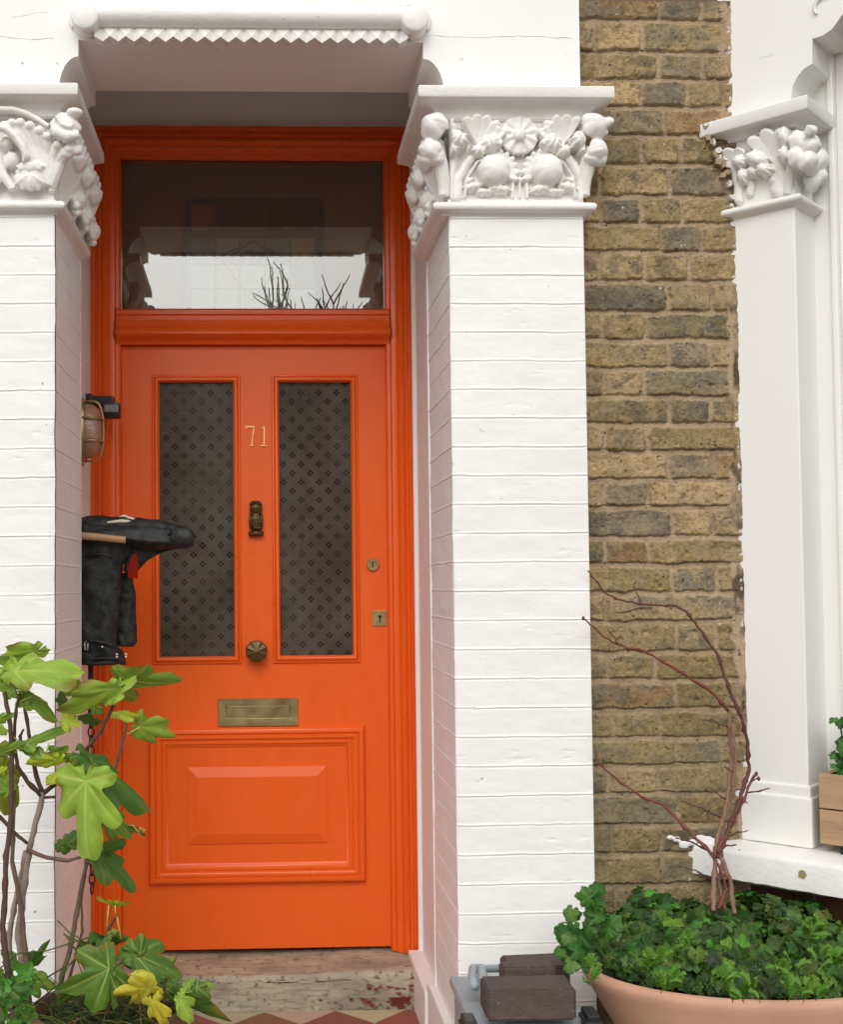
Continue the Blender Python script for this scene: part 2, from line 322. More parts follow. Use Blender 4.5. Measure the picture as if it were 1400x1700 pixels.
# doorstep: worn stone, traces of red paint at the right end
def step_fn(front):
    X0, X1 = -.60, .52
    us = np.arange(X0, X1, .005)
    z1 = PZ(430, 1578, 4.0) - .004
    prof = [(0.10, z1)] + [(0.05 - t * .245, z1 - .002 * t) for t in np.linspace(0, 1, 50)]
    r = .018
    prof += [(-.195 - r * sin(a) + .0, z1 - .002 - r + r * cos(a)) for a in np.linspace(0.2, pi / 2, 6)]
    prof += [(-.213 + .004 * t, z1 - .02 - (z1 - .02 + .01) * t) for t in np.linspace(0.02, 1, 40)]
    pr = np.array(prof); vs = np.arange(len(pr))
    def fn(U, Vv):
        y = pr[Vv.astype(int), 0]; z = pr[Vv.astype(int), 1]; n = fbm(U * 25, Vv * .35, 3) - .5
        wear = .010 * np.exp(-((U + .05) / .3) ** 2)
        return np.stack([U, y + n * .006, z + n * .005 - wear * (Vv < 58)], -1)
    def cf(U, Vv):
        n = fbm(U * 7, Vv * .05, 5); n2 = fbm(U * 80, Vv * .4, 8); n3 = fbm(U * 22, Vv * .15, 12)
        a = np.array(srgb(174, 164, 142)); b = np.array(srgb(142, 134, 116)); c = np.array(srgb(166, 152, 132)); d = np.array(srgb(88, 80, 68)); rd = np.array(srgb(104, 34, 26))
        col = a + (b - a) * np.clip((n - .4) * 4, 0, 1)[..., None]; col = col + (c - col) * (np.clip((n3 - .5) * 4, 0, 1) * (Vv < 56))[..., None]
        col = col + (d - col) * (np.clip((n2 - .66) * 9, 0, 1) * .8)[..., None]
        rm = np.clip((n3 * .55 + n2 * .45 - .60 + np.clip((U - .28) * 1.0, -.3, .26) + np.where(Vv > 75, .12, -.07)) * 11, 0, 1) * (U > .05) * (Vv > 45)
        col = col + (rd - col) * rm[..., None]
        return col
    o = grid_mesh('doorstep', us, vs, fn, M['stone'], None, cf); return o
ds = step_fn(0); tag(ds, 'worn pale stone doorstep with flaking dark red paint below the orange door', 'doorstep')
# =================================================================== DOOR
D0 = 0.0
xL, xR = PX(203, 1000), PX(648, 1000); zT, zB = PZ(420, 575), PZ(430, 1576) + .004
door = thing('front_door', 'glossy bright orange front door with two etched glass panes and number 71', 'door', (xL, 0, zB))
G = []   # glass rectangles (x0, x1, z0, z1)
for (a, b) in ((265, 388), (464.5, 584)):
    G.append((PX(a, 860), PX(b, 860), PZ(420, 1089), PZ(420, 634.5)))
db = MB()
xs = [xL, G[0][0], G[0][1], G[1][0], G[1][1], xR]; zs = [zB, G[0][2], G[0][3], zT]
for i in range(5):
    for j in range(3):
        if j == 1 and i in (1, 3): continue
        db.box((xs[i], 0, zs[j]), (xs[i + 1], .045, zs[j + 1]))
dl = db.build('door_leaf', M['orange'], door)
wld = dl.modifiers.new('w', 'WELD'); wld.merge_threshold = .0002
fr = lambda a, b, h: (a, -h, b)
for (x0, x1, z0, z1) in G:
    mb = MB(); o_ = .0245
    path = [(x0 - o_, z0 - o_), (x1 + o_, z0 - o_), (x1 + o_, z1 + o_), (x0 - o_, z1 + o_)]
    sweep(mb, path, [(0, -.002), (0, .0045), (.0025, .007), (.006, .007), (.008, .0045), (.009, .008), (.012, .0125), (.016, .0135), (.019, .012), (.0215, .008), (.024, .001), (.0245, -.012), (.0245, -.03)], fr, closed=True)
    mb.build('glazing_bead', M['orange'], door, auto=50)
    gp = mesh('glass_pane', [(x0 - .003, .014, z0 - .003), (x1 + .003, .014, z0 - .003), (x1 + .003, .014, z1 + .003), (x0 - .003, .014, z1 + .003),
                             (x0 - .003, .02, z0 - .003), (x1 + .003, .02, z0 - .003), (x1 + .003, .02, z1 + .003), (x0 - .003, .02, z1 + .003)],
              [(0, 1, 2, 3), (7, 6, 5, 4), (0, 4, 5, 1), (2, 6, 7, 3)], M['etched'], door)
# lower panel: bolection moulding, flat field, raised and fielded centre
mb = MB(); X0, X1, Z0, Z1 = PX(248, 1330), PX(606, 1330), PZ(430, 1464.5), PZ(430, 1206.5)
k_ = 1.0
sweep(mb, [(X0, Z0), (X1, Z0), (X1, Z1), (X0, Z1)], [(0, -.002), (0, .012), (.003, .018), (.010, .022), (.018, .021), (.0215, .0145), (.0235, .0145), (.026, .019), (.033, .0195), (.038, .016), (.0405, .010), (.043, .010), (.046, .013), (.053, .0125), (.0565, .007), (.061, .0055), (.066, .0015), (.066, -.002)], fr, closed=True)
mb.build('panel_moulding', M['orange'], door, auto=40)
mb = MB(); X0, X1, Z0, Z1 = PX(312, 1330), PX(543, 1330), PZ(430, 1399), PZ(430, 1272)
sweep(mb, [(X0, Z0), (X1, Z0), (X1, Z1), (X0, Z1)], [(0, -.002), (0, .004), (.033, .0115)], fr, closed=True)
V = mb.V; n0 = len(V); mb.F.append((2, 5, 8, 11)); mb.build('raised_panel', M['orange'], door)
# weather strip nails at the foot
mb = MB()
for px in (372, 484, 552, 596, 640): mb.ell(P(px, 1569), (.004, .003, .004), 5)
mb.build('nail_head', M['orange'], door, smooth=True)
# letterbox
x0, x1, z0, z1 = PX(362.5, 1182), PX(495, 1182), PZ(428, 1205), PZ(428, 1159)
lb = MB(); sweep(lb, [(x0, z0), (x1, z0), (x1, z1), (x0, z1)], [(0, -.001), (0, .0055), (.0015, .007), (.024, .007), (.0255, .0065), (.027, .002), (.028, 0)], fr, closed=True)
lbx = lb.build('letterbox', M['brass'], door, auto=35)
lb = MB(); lb.box((x0 + .026, -.0016, z0 + .021), (x1 - .026, .0, z1 - .021)); lb.box((x0 + .030, -.0045, z0 + .0245), (x1 - .030, .0, z1 - .0245), bev=.0012); lb.tube([(x0 + .034, -.005, z1 - .026), (x1 - .034, -.005, z1 - .026)], .0015)
lb.build('letterbox_flap', M['brass'], lbx)
# octagonal knob
kc = Vector(P(426, 1080)); mb = MB(); Mk = Matrix.Rotation(pi / 2, 3, 'X')
mb.lathe([(.0, .001), (.026, .001), (.026, .005), (.015, .008), (.012, .03)], kc, Mk, 24)
V = []; F = []
for r, h in ((.012, .028), (.034, .034), (.0375, .042), (.034, .052), (.0, .060)):
    for k in range(16):
        a = pi * k / 8 + pi / 8; rr = r * (1 if k % 2 == 0 else .945); hh = h + (.0 if k % 2 == 0 else -.002) * (r > 0); V.append(tuple(kc + Mk @ Vector((rr * cos(a), rr * sin(a), hh))))
for i in range(4):
    for k in range(16): F.append((i * 16 + k, i * 16 + (k + 1) % 16, (i + 1) * 16 + (k + 1) % 16, (i + 1) * 16 + k))
mb.add(V, F); mb.build('door_knob', M['brassdark'], door, auto=12)
# owl knocker
def owl():
    c = Vector(P(425, 862)); mb = MB(); A = lambda x, y, z: tuple(c + Vector((x, -y, z)))
    mb.box(A(-.012, .0, -.05), A(.012, .006, .045), bev=.003)
    mb.ell(A(0, .014, -.004), (.0205, .013, .035)); mb.ell(A(0, .017, .033), (.0215, .013, .020))
    for s in (-1, 1):
        mb.ell(A(s * .0085, .028, .036), (.0078, .004, .0085), 8); mb.ell(A(s * .0085, .0315, .036), (.0032, .0025, .0034), 6)
        mb.tube([A(s * .016, .018, .045), A(s * .015, .020, .054), A(s * .011, .018, .060)], [.006, .005, .001], 6)
        mb.ell(A(s * .018, .013, -.008), (.006, .010, .028), 8)
        for k in range(3): mb.tube([A(s * .010 + (k - 1) * .005, .018, -.040), A(s * .010 + (k - 1) * .006, .024, -.052), A(s * .010 + (k - 1) * .006, .018, -.056)], [.003, .0034, .002], 6)
    mb.tube([A(0, .030, .034), A(0, .034, .028), A(0, .030, .022)], [.003, .003, .0008], 6)
    mb.tube([A(-.024, .012, -.050), A(0, .016, -.048), A(.024, .012, -.050)], [.008, .010, .008], 8); mb.tube([A(-.012, .018, .055), A(0, .02, .058), A(.012, .018, .055)], [.004, .005, .004], 6)
    mb.tube([A(-.018, .020, .014), A(0, .026, .011), A(.018, .020, .014)], .0026, 6)
    for r in range(4):
        for k in range(-1, 2): mb.ell(A(k * .008 + (r % 2) * .003, .026, -.002 - r * .009), (.0042, .0022, .0055), 5)
    mb.build('owl_knocker', M['brassdark'], door, smooth=True)
owl()
# numerals 7 and 1
def stroke(mb, pts, w, d=.005):
    w = tuple(x * 1.3 for x in w) if isinstance(w, tuple) else w * 1.3
    for (a, b) in zip(pts[:-1], pts[1:]):
        a, b = Vector(a), Vector(b); t = (b - a).normalized(); n = Vector((-t.z, 0, t.x)); y = Vector((0, -d, 0))
        wa, wb = w if isinstance(w, tuple) else (w, w)
        V = [a - n * wa, a + n * wa, b + n * wb, b - n * wb]; V2 = [v * 1 + y + (b - a) * 0 for v in V]; mid = [(a + b) / 2]
        V2 = [a + y - n * wa * .5, a + y + n * wa * .5, b + y + n * wb * .5, b + y - n * wb * .5]
        mb.add([tuple(v) for v in V + V2], [(4, 5, 6, 7), (0, 1, 5, 4), (1, 2, 6, 5), (2, 3, 7, 6), (3, 0, 4, 7)])
q = lambda px, py: Vector((PX(px, py), -.0005, PZ(px, py)))
mb = MB(); stroke(mb, [q(408, 712), q(409.5, 707.5)], .0028); stroke(mb, [q(408.5, 708.5), q(423.5, 709)], .0030); stroke(mb, [q(423, 708), q(420, 722), q(418, 739)], (.0016, .0034)); stroke(mb, [q(414.5, 740), q(421, 740)], .0022)
mb.build('numeral_seven', M['brassbright'], door)
mb = MB(); stroke(mb, [q(438.5, 708), q(438.5, 738)], .0031); stroke(mb, [q(438.5, 708), q(433.5, 712)], (.002, .001)); stroke(mb, [q(433, 740), q(443, 740)], .0026)
mb.build('numeral_one', M['brassbright'], door)
# locks
c = P(619, 938); mb = MB(); mb.lathe([(.0, .003), (.0, .003), (.012, .003), (.0135, .009), (.019, .009), (.0215, .006), (.022, .0)], c, Mk, 28)
ck = mb.build('cylinder_lock', M['brass'], door, auto=40)
mb = MB(); mb.box((c[0] - .0022, -.0042, c[2] - .008), (c[0] + .0022, -.003, c[2] + .008)); mb.build('key_slot', M['hole'], ck)
c = P(630, 1026.5); mb = MB(); mb.box((c[0] - .0235, -.004, c[2] - .026), (c[0] + .0235, 0, c[2] + .026), bev=.0012)
for sx in (-1, 1):
    for sz in (-1, 1): mb.ell((c[0] + sx * .018, -.004, c[2] + sz * .020), (.0028, .0014, .0028), 6)
kp = mb.build('keyhole_plate', M['brass'], door)
mb = MB(); mb.lathe([(0, .0052), (.0052, .0052), (.0052, .004)], (c[0] + .001, 0, c[2] + .006), Mk, 16); mb.box((c[0] - .0012, -.0052, c[2] - .013), (c[0] + .0032, -.004, c[2] + .004)); mb.build('keyhole', M['hole'], kp)

# =================================================================== DOOR FRAME with fanlight
fx0, fx1, fzt = PX(156, 1000) - .003, PX(689, 1000) + .003, PZ(417, 219.5)
frame = thing('door_frame', 'weathered orange moulded door frame around the door and the glass above it', 'door frame', (fx0, 0, 0))
PF = [(0, -.01), (0, .050), (.012, .052), (.016, .043), (.021, .043), (.024, .050), (.031, .052), (.035, .045), (.039, .050), (.050, .053), (.055, .046), (.058, .040), (.068, .040), (.074, .037), (.078, .026), (.083, .024), (.088, .024), (.0915, .018), (.0915, -.01)]
jw = (xL - fx0) - .0012
PF = [(a * jw / .0915, b) for a, b in PF]
mb = MB(); zb_ = zB + .012
path = [(fx0, -.01 + zB), (fx0, fzt), (fx1, fzt), (fx1, -.01 + zB)]
for i, (seg, nm) in enumerate((([path[0], path[1]], 'jamb'), ([path[1], path[2]], 'head'), ([path[2], path[3]], 'jamb'))):
    mb = MB()
    a, b = Vector(seg[0]), Vector(seg[1]); m = len(PF); V = []
    for o_, h in PF:
        if i == 0: V += [(a.x + o_, -h, a.y), (a.x + o_, -h, b.y - o_)]
        if i == 1: V += [(a.x + o_, -h, a.y - o_), (b.x - o_, -h, a.y - o_)]
        if i == 2: V += [(a.x - o_, -h, a.y - o_), (a.x - o_, -h, b.y)]
    nst = 40 if i != 1 else 20
    W = []; F = []
    for k in range(m):
        A_, B_ = Vector(V[2 * k]), Vector(V[2 * k + 1])
        for s_ in range(nst + 1):
            p = A_.lerp(B_, s_ / nst); j = .0006 * math.sin(s_ * 1.7 + k * 2.1); W.append((p.x + (j if i != 1 else 0), p.y, p.z + (j if i == 1 and 0 < s_ < nst else 0)))
    for k in range(m - 1):
        for s_ in range(nst): q_ = k * (nst + 1) + s_; F.append((q_, q_ + 1, q_ + nst + 2, q_ + nst + 1))
    mb.add(W, F); mb.build(nm, M['orangehead'] if i == 1 else M['orangeold'], frame, auto=35)
# transom rail
tz1, tz0 = PZ(420, 516), PZ(420, 574)
th = tz1 - tz0; tp = [(0, -.01), (0, .030), (.006, .040), (.018, .042), (.022, .036), (.034, .036), (.037, .046), (.048, .050), (.055, .046), (.060, .052), (.068, .060), (.078, .062), (.084, .056), (.090, .040), (.096, .030), (.104, .026), (.104, -.01)]
mb = MB(); V = []; F = []; xa, xb = fx0 + jw * .86, fx1 - jw * .86
for o_, h in tp: V += [(xa, -h, tz1 - o_ * th / .104), (xb, -h, tz1 - o_ * th / .104)]
for k in range(len(tp) - 1): F.append((2 * k, 2 * k + 1, 2 * k + 3, 2 * k + 2))
mb.add(V, F); mb.build('transom_rail', M['orangehead'], frame, auto=35)
# fanlight pane, leaded stained panel hung behind it
fz1 = fzt - jw + .006
mb = MB(); mb.box((fx0 + jw - .006, .000, tz1 - .01), (fx1 - jw + .006, .004, fz1 + .01)); mb.V = [(x, y + (z - tz1) * .020, z) for x, y, z in mb.V]; fgl = mb.build('fanlight_glass', M['fanglass'], frame, col=False)
def stained():
    d = 4.06; mb = MB(); lead = MB(); Y = .06
    R_ = lambda x0, y0, x1, y1: (PX(x0, y0, d), PX(x1, y1, d), PZ(x0, y1, d), PZ(x0, y0, d))
    def pane(x0, y0, x1, y1, c): a, b, e, f = R_(x0, y0, x1, y1); mb.add([(a, Y, e), (b, Y, e), (b, Y, f), (a, Y, f)], [(0, 1, 2, 3)], tuple(min(1, v * 3.2) for v in c))
    def ln(pts, r=.0022): lead.tube([(PX(x, y, d), Y - .002, PZ(x, y, d)) for x, y in pts], r, 6)
    dk = (.004, .004, .006)
    cols = [(.16, .04, .012), dk, dk, dk, dk]
    xs = [317, 358, 398, 440, 482, 523]
    for i in range(5): pane(xs[i], 340, xs[i + 1], 385, cols[i])
    for i in range(5): pane(xs[i], 385, xs[i + 1], 395, (.05, .02, .012))
    row2 = [(.05, .06, .06), (.12, .10, .07), (.10, .08, .02), (.06, .08, .035), (.16, .10, .02)]
    for i in range(5): pane(xs[i], 395, xs[i + 1], 440, row2[i])
    row3 = [(.22, .38, .36), (.42, .33, .18), (.30, .32, .30), (.3, .32, .3), (.14, .12, .1)]
    for i in range(5): pane(xs[i], 440, xs[i + 1], 480, row3[i]); pane(xs[i], 480, xs[i + 1], 530, (.22, .24, .23))
    for (a, b, c_, e) in ((306, 332, 317, 530), (523, 332, 535, 530), (317, 332, 523, 340)): pane(a, b, c_, e, (.004, .006, .012))
    for x in xs: ln([(x, 338), (x, 530)])
    for y in (340, 385, 395, 440, 480): ln([(317, y), (523, y)], .0018)
    for y in range(345, 530, 22): ln([(306, y), (317, y)], .0016); ln([(523, y), (535, y)], .0016)
    ln([(306, 530), (306, 340), (312, 333), (318, 331), (522, 331), (530, 334), (535, 341), (535, 530)], .004)
    for cx in (357, 481):
        lead.tube([(PX(cx + 11 * cos(a), 383 + 11 * sin(a), d), Y - .002, PZ(cx + 11 * cos(a), 383 + 11 * sin(a), d)) for a in np.linspace(0, 2 * pi, 17)], .002, 6)
        mb.add([(PX(cx + 10 * cos(a), 383 + 10 * sin(a), d), Y - .001, PZ(cx + 10 * cos(a), 383 + 10 * sin(a), d)) for a in np.linspace(0, 2 * pi, 16, endpoint=False)], [tuple(range(16))], (.16, .02, .012))
    ln([(420, 400), (370, 435), (418, 500), (470, 435), (420, 400)]); ln([(357, 430), (400, 410)]); ln([(440, 410), (482, 436)])
    mb.add([(PX(x, y, d), Y - .003, PZ(x, y, d)) for x, y in ((405, 418), (414, 415), (424, 420), (446, 423), (438, 428), (430, 438), (418, 436), (410, 426))], [tuple(range(8))], (.02, .015, .03))
    a_, b_, e_, f_ = fx0 + jw - .01, fx1 - jw + .01, tz1 - .01, fz1 + .01; pn = MB(); pn.box((a_, .072, e_), (b_, .078, f_)); pn.build('hall_backing', M['hallback'], frame)  # added board stands in for the brown lit hallway around the panel
    p = mb.build('stained_glass', M['stain'], frame, col=True); lead.build('leading', M['lead'], p)
M['hallback'] = mat('brown_hall_backing', (.44, .20, .055), .6, var=.5, vscale=3, vcol=(.26, .12, .035))
M['lead'] = mat('dull_lead', (.10, .10, .09), .5, metal=.5)
M['stain'] = mat('stained_glass_colour', (1, 1, 1), .2, attr=True, bump=.3, bscale=40)
stained()
# hallway behind the door: closed dark box
hb = MB()
hb.box((-.85, 1.9, -.05), (.8, 1.92, 3.2)); hb.box((-.87, .06, -.05), (-.85, 1.9, 3.2)); hb.box((.8, .06, -.05), (.82, 1.9, 3.2)); hb.box((-.85, .07, 3.18), (.8, 1.9, 3.2)); hb.box((-.85, .07, -.05), (.8, 1.9, .12))
ho = hb.build('hallway', M['dark']); ho['kind'] = 'structure'

# =================================================================== PIERS, CAPITALS, LINTEL
CZ = CAM[2]
lc0, rc0 = -.540, .487                       # inner faces of the piers
rc1 = .843                                   # outer face of the right pier
NECK0, NECK1 = PZ(860, 353, 3.06), PZ(860, 331, 3.04)   # necking roll
ABZ0, ABZ1 = PZ(860, 160.5, 3.01), PZ(860, 141.5, 3.01)  # fillet of the abacus
BELL1 = PZ(860, 199, 3.06)                   # top of bell = bottom of cavetto
YI = -4 + 3.51                               # back end of the brick return
z_joint0 = PZ(860, 410, 3.08); CH = .07525
def course_h(U, Z, seed):
    """painted-over pointing: a narrow bead with a shadow line under it at each bed joint, lumpy paint between"""
    wob = (fbm(U * 9, Z * 3, seed) - .5) * .0045 + (fbm(U * 40, Z * 30, seed + 5) - .5) * .0025
    t = ((Z + wob - z_joint0) / CH) % 1.0; d = np.where(t > .5, t - 1, t) * CH
    amp = .55 + 1.0 * vnoise(U * 6, np.round((Z - z_joint0) / CH) * 3.3, seed + 9)
    bead = .0015 * amp * np.exp(-((d - .0020) / .0022) ** 2) - .0010 * amp * np.exp(-((d + .0018) / .0018) ** 2)
    row = np.floor((Z + wob - z_joint0) / CH)
    off = 0
    lump = (fbm(U * 9, Z * 14, seed + 2) - .5) * .0042 + (fbm(U * 60, Z * 70, seed + 3) - .5) * .0006
    flake = np.clip(fbm(U * 22, Z * 60, seed + 7) - .74, 0, 1) * -.010
    # perpends, nearly buried
    st = np.where(row % 2 == 0, 0, .1125); tx = ((U + st) / .225) % 1.0; dx = np.minimum(tx, 1 - tx) * .225
    perp = -.0007 * np.exp(-(dx / .0025) ** 2) * (vnoise(row * 3.1, np.floor((U + st) / .225) * 2.2, seed) > .45)
    return bead + off + lump + flake + perp
def pier(name, x_in, x_out, z0, z1, seed, side):
    """side +1: the inner face looks towards +x"""
    zs_ = np.arange(z0, z1, .0017)
    us = np.arange(min(x_in, x_out), max(x_in, x_out) + .001, .006)
    def edge(U):
        d = np.abs(U - x_in); return -.0045 * np.clip(1 - d / .006, 0, 1) ** 2
    def fn(U, Z):
        h = course_h(U, Z, seed) + edge(U); wob = (fbm(Z * 12, U * 0 + .3, seed + 21) - .5) * .006 * (np.abs(U - x_in) < .004)
        return np.stack([U + wob, YF - h, Z], -1)
    ws = np.linspace(YF, YI, 64)
    def fs(W, Z):
        h = course_h(W + 3.3, Z, seed + 40) * np.clip((W - YF) / .01, 0, 1); wob = (fbm(Z * 12, W * 0 + .3, seed + 21) - .5) * .006 * (np.abs(W - YF) < .004)
        return np.stack([x_in + side * h + wob, W + .0045 * (np.abs(W - YF) < 1e-6), Z], -1)
    U, Z = np.meshgrid(us, zs_); A = fn(U, Z); n, m = U.shape; idx = np.arange(n * m).reshape(n, m)
    F = np.stack([idx[:-1, :-1], idx[:-1, 1:], idx[1:, 1:], idx[1:, :-1]], -1).reshape(-1, 4)
    W, Z = np.meshgrid(ws, zs_); B = fs(W, Z); n, m = W.shape; id2 = np.arange(n * m).reshape(n, m) + len(A.reshape(-1, 3))
    F2 = np.stack([id2[:-1, :-1], id2[:-1, 1:], id2[1:, 1:], id2[1:, :-1]], -1).reshape(-1, 4)
    if side < 0: F2 = F2[:, ::-1]
    return np.concatenate([A.reshape(-1, 3), B.reshape(-1, 3)]), np.concatenate([F, F2])
pr = thing('porch_pier', 'white painted brick pier to the right of the orange door, carved capital with a rosette', 'pillar', (.66, YF, 0), 'white porch piers')
pl = thing('porch_pier', 'white painted brick pier at the left edge, its capital carved with toothed curling fronds', 'pillar', (-.9, YF, 0), 'white porch piers')
V, F = pier('s', rc0, rc1, -.02, NECK0 + .005, 11, -1); sh = mesh('shaft', V, F, M['white'], pr, True)
V, F = pier('s', lc0, -1.25, -.02, NECK0 + .005, 31, 1); mesh('shaft', V, F, M['white'], pl, True)
mb = MB(); mb.box((rc0 + .012, YF + .012, -.02), (rc1 - .001, YI - .002, NECK0)); mb.box((rc1 - .02, YF + .003, -.02), (rc1, YB + .06, NECK0)); mb.box((rc0 - .004, YI - .012, -.02), (rc0 + .03, YI + .002, NECK0), bev=.003); mb.build('core', M['white'], pr)
mb = MB(); mb.box((lc0 - .012, YF + .012, -.02), (-1.25, YI - .002, NECK0)); mb.box((lc0 - .03, YI - .012, -.02), (lc0 + .001, YI + .002, NECK0), bev=.003); mb.build('core', M['white'], pl)
mb = MB(); mb.box((rc0 - .022, YF + .10, -.02), (rc0 + .02, YI + .03, PZ(719, 1633, 3.51)), bev=.006); mb.box((rc0 - .03, YI + .02, -.02), (rc0 + .02, -.06, PZ(719, 1650, 3.51)), bev=.006)
mb.build('plinth', M['whiteshell'], pr)
# mouldings of the capital: necking, cavetto and abacus sweep round three sides of the pier
def cap_mould(parent, xa, xb, inner_right):
    """xa..xb pier faces; swept round the outer corners in plan"""
    f = lambda a, b, h: (a, b, h)
    path = [(xa, YI), (xa, YF), (xb, YF), (xb, YB + .01 if not inner_right else YI)]
    if inner_right: path = [(xa, YB + .1), (xa, YF), (xb, YF), (xb, YI)]
    n_ = NECK1 - NECK0; c_ = ABZ0 - BELL1
    mb = MB(); pf = [(-.02, NECK0 - .004), (.003, NECK0 - .004), (.006, NECK0 + .001), (.010, NECK0 + .003)] + [(.012 + .016 * sin(a), NECK0 + n_ * .55 - n_ * .45 * cos(a)) for a in np.linspace(0.3, pi, 9)] + [(-.02, NECK1)]
    sweep(mb, path, pf, f, side=-1); mb.build('necking', M['whiteshell'], parent, auto=45)
    mb = MB(); pf = [(-.02, BELL1), (.010, BELL1), (.013, BELL1 + .004)] + [(.014 + .044 * (1 - cos(a)), BELL1 + .004 + (c_ - .006) * sin(a)) for a in np.linspace(0, pi / 2, 9)] + [(.066, ABZ0), (.068, ABZ0 + .003), (.068, ABZ1 - .003), (.065, ABZ1), (-.02, ABZ1 + .002)]
    sweep(mb, path, pf, f, side=-1); mb.build('abacus', M['whiteshell'], parent, auto=40)
cap_mould(pr, rc0 - .018, rc1 + .0, False)
cap_mould(pl, -1.3, lc0 + .0, True)
# ---- carved leafwork: closed leaf volumes fused by a voxel remesh
def shell(mb, c, nrm, up, rx, ry, h, lobes=6, rib=.06, curl=0.0, th=.007, fan=False, n=44, m=12, scal=.13):
    nrm = Vector(nrm).normalized(); up = Vector(up); up = (up - nrm * up.dot(nrm)).normalized(); sd = up.cross(nrm); c = Vector(c); V = []; F = []
    for lay in (0, 1):
        for i in range(m + 1):
            rho = i / m
            for k in range(n):
                a = 2 * pi * k / n; ca = cos(a * lobes / 2) if not fan else cos((a - pi / 2) * lobes)
                e = 1 + scal * (abs(ca) - .5) * rho
                x = rx * rho * e * cos(a); y = ry * rho * e * sin(a)
                z = h * (1 - rho ** 2.2) + rib * h * ca * rho * (1.6 - rho) + curl * (y / ry if y > 0 else 0) ** 2 * ry
                if lay: z = z - th if h < 0 or curl else min(z - th, -.004)
                V.append(tuple(c + sd * x + up * y + nrm * z))
    for lay in (0, 1):
        o_ = lay * (m + 1) * n
        for i in range(m):
            for k in range(n):
                q_ = (o_ + i * n + k, o_ + i * n + (k + 1) % n, o_ + (i + 1) * n + (k + 1) % n, o_ + (i + 1) * n + k); F.append(q_ if lay else q_[::-1])
    o1, o2 = m * n, (m + 1) * n + m * n
    for k in range(n): F.append((o1 + k, o1 + (k + 1) % n, o2 + (k + 1) % n, o2 + k)[::-1])
    mb.add(V, F)
def bez(a, b, c, n=10): a, b, c = Vector(a), Vector(b), Vector(c); return [a.lerp(b, t).lerp(b.lerp(c, t), t) for t in np.linspace(0, 1, n)]
def acan(mb, base, tip, N, w, n=6, curl=.012, r=None, dip=.2, bulge=.35):
    base, tip, N = Vector(base), Vector(tip), Vector(N).normalized(); ax = tip - base; L = ax.length; sd = ax.cross(N).normalized(); r = r or w / n * .84
    for i in range(n):
        u = (2 * i / (n - 1) - 1) if n > 1 else 0; t = tip + sd * (u * w / 2) - ax * (abs(u) ** 2 * dip); m_ = base.lerp(t, .55) + sd * (u * w * .16) + N * (curl * bulge)
        pts = bez(base, m_, t + N * curl, 9); pts.append(pts[-1] + N * r * .4 - ax.normalized() * r * .9)
        mb.tube(pts, [r * k for k in (.55, .62, .70, .78, .86, .94, 1.0, 1.04, 1.0, .72)], 10)
        mb.ell(pts[-2], (r * 1.02, r * 1.02, r * 1.02), 8)
def fused(mb, name, parent, vox=.0024, mt='whiteshell', sm=3):
    o = mb.build(name, M[mt], parent, smooth=True, col=False)
    r = o.modifiers.new('r', 'REMESH'); r.mode = 'VOXEL'; r.voxel_size = vox; r.use_smooth_shade = True
    s_ = o.modifiers.new('s', 'SMOOTH'); s_.iterations = sm; s_.factor = .5
    return o
def face_front(px, py, out=.0): x, y, z = P(px, py, 3.08 - out); return Vector((x, y, z))
def frond(mb, pts, r, tooth=.010, every=2):
    mb.tube(pts, r, 10, flat=.7)
    for i in range(0, len(pts) - 1, every): mb.ell(Vector(pts[i]), (tooth, tooth * .9, tooth), 8)
def bez_(a, b, c, n=10): a, b, c = Vector(a), Vector(b), Vector(c); return [a.lerp(b, t).lerp(b.lerp(c, t), t) for t in np.linspace(0, 1, n)]
def proj(X, Y, Z):
    d = np.stack([X - CAM[0], -(Z - CAM[2]), Y - CAM[1]], -1) @ RM; return d[..., 0] / d[..., 2] * F_PX + PPX, d[..., 1] / d[..., 2] * F_PX + PPY
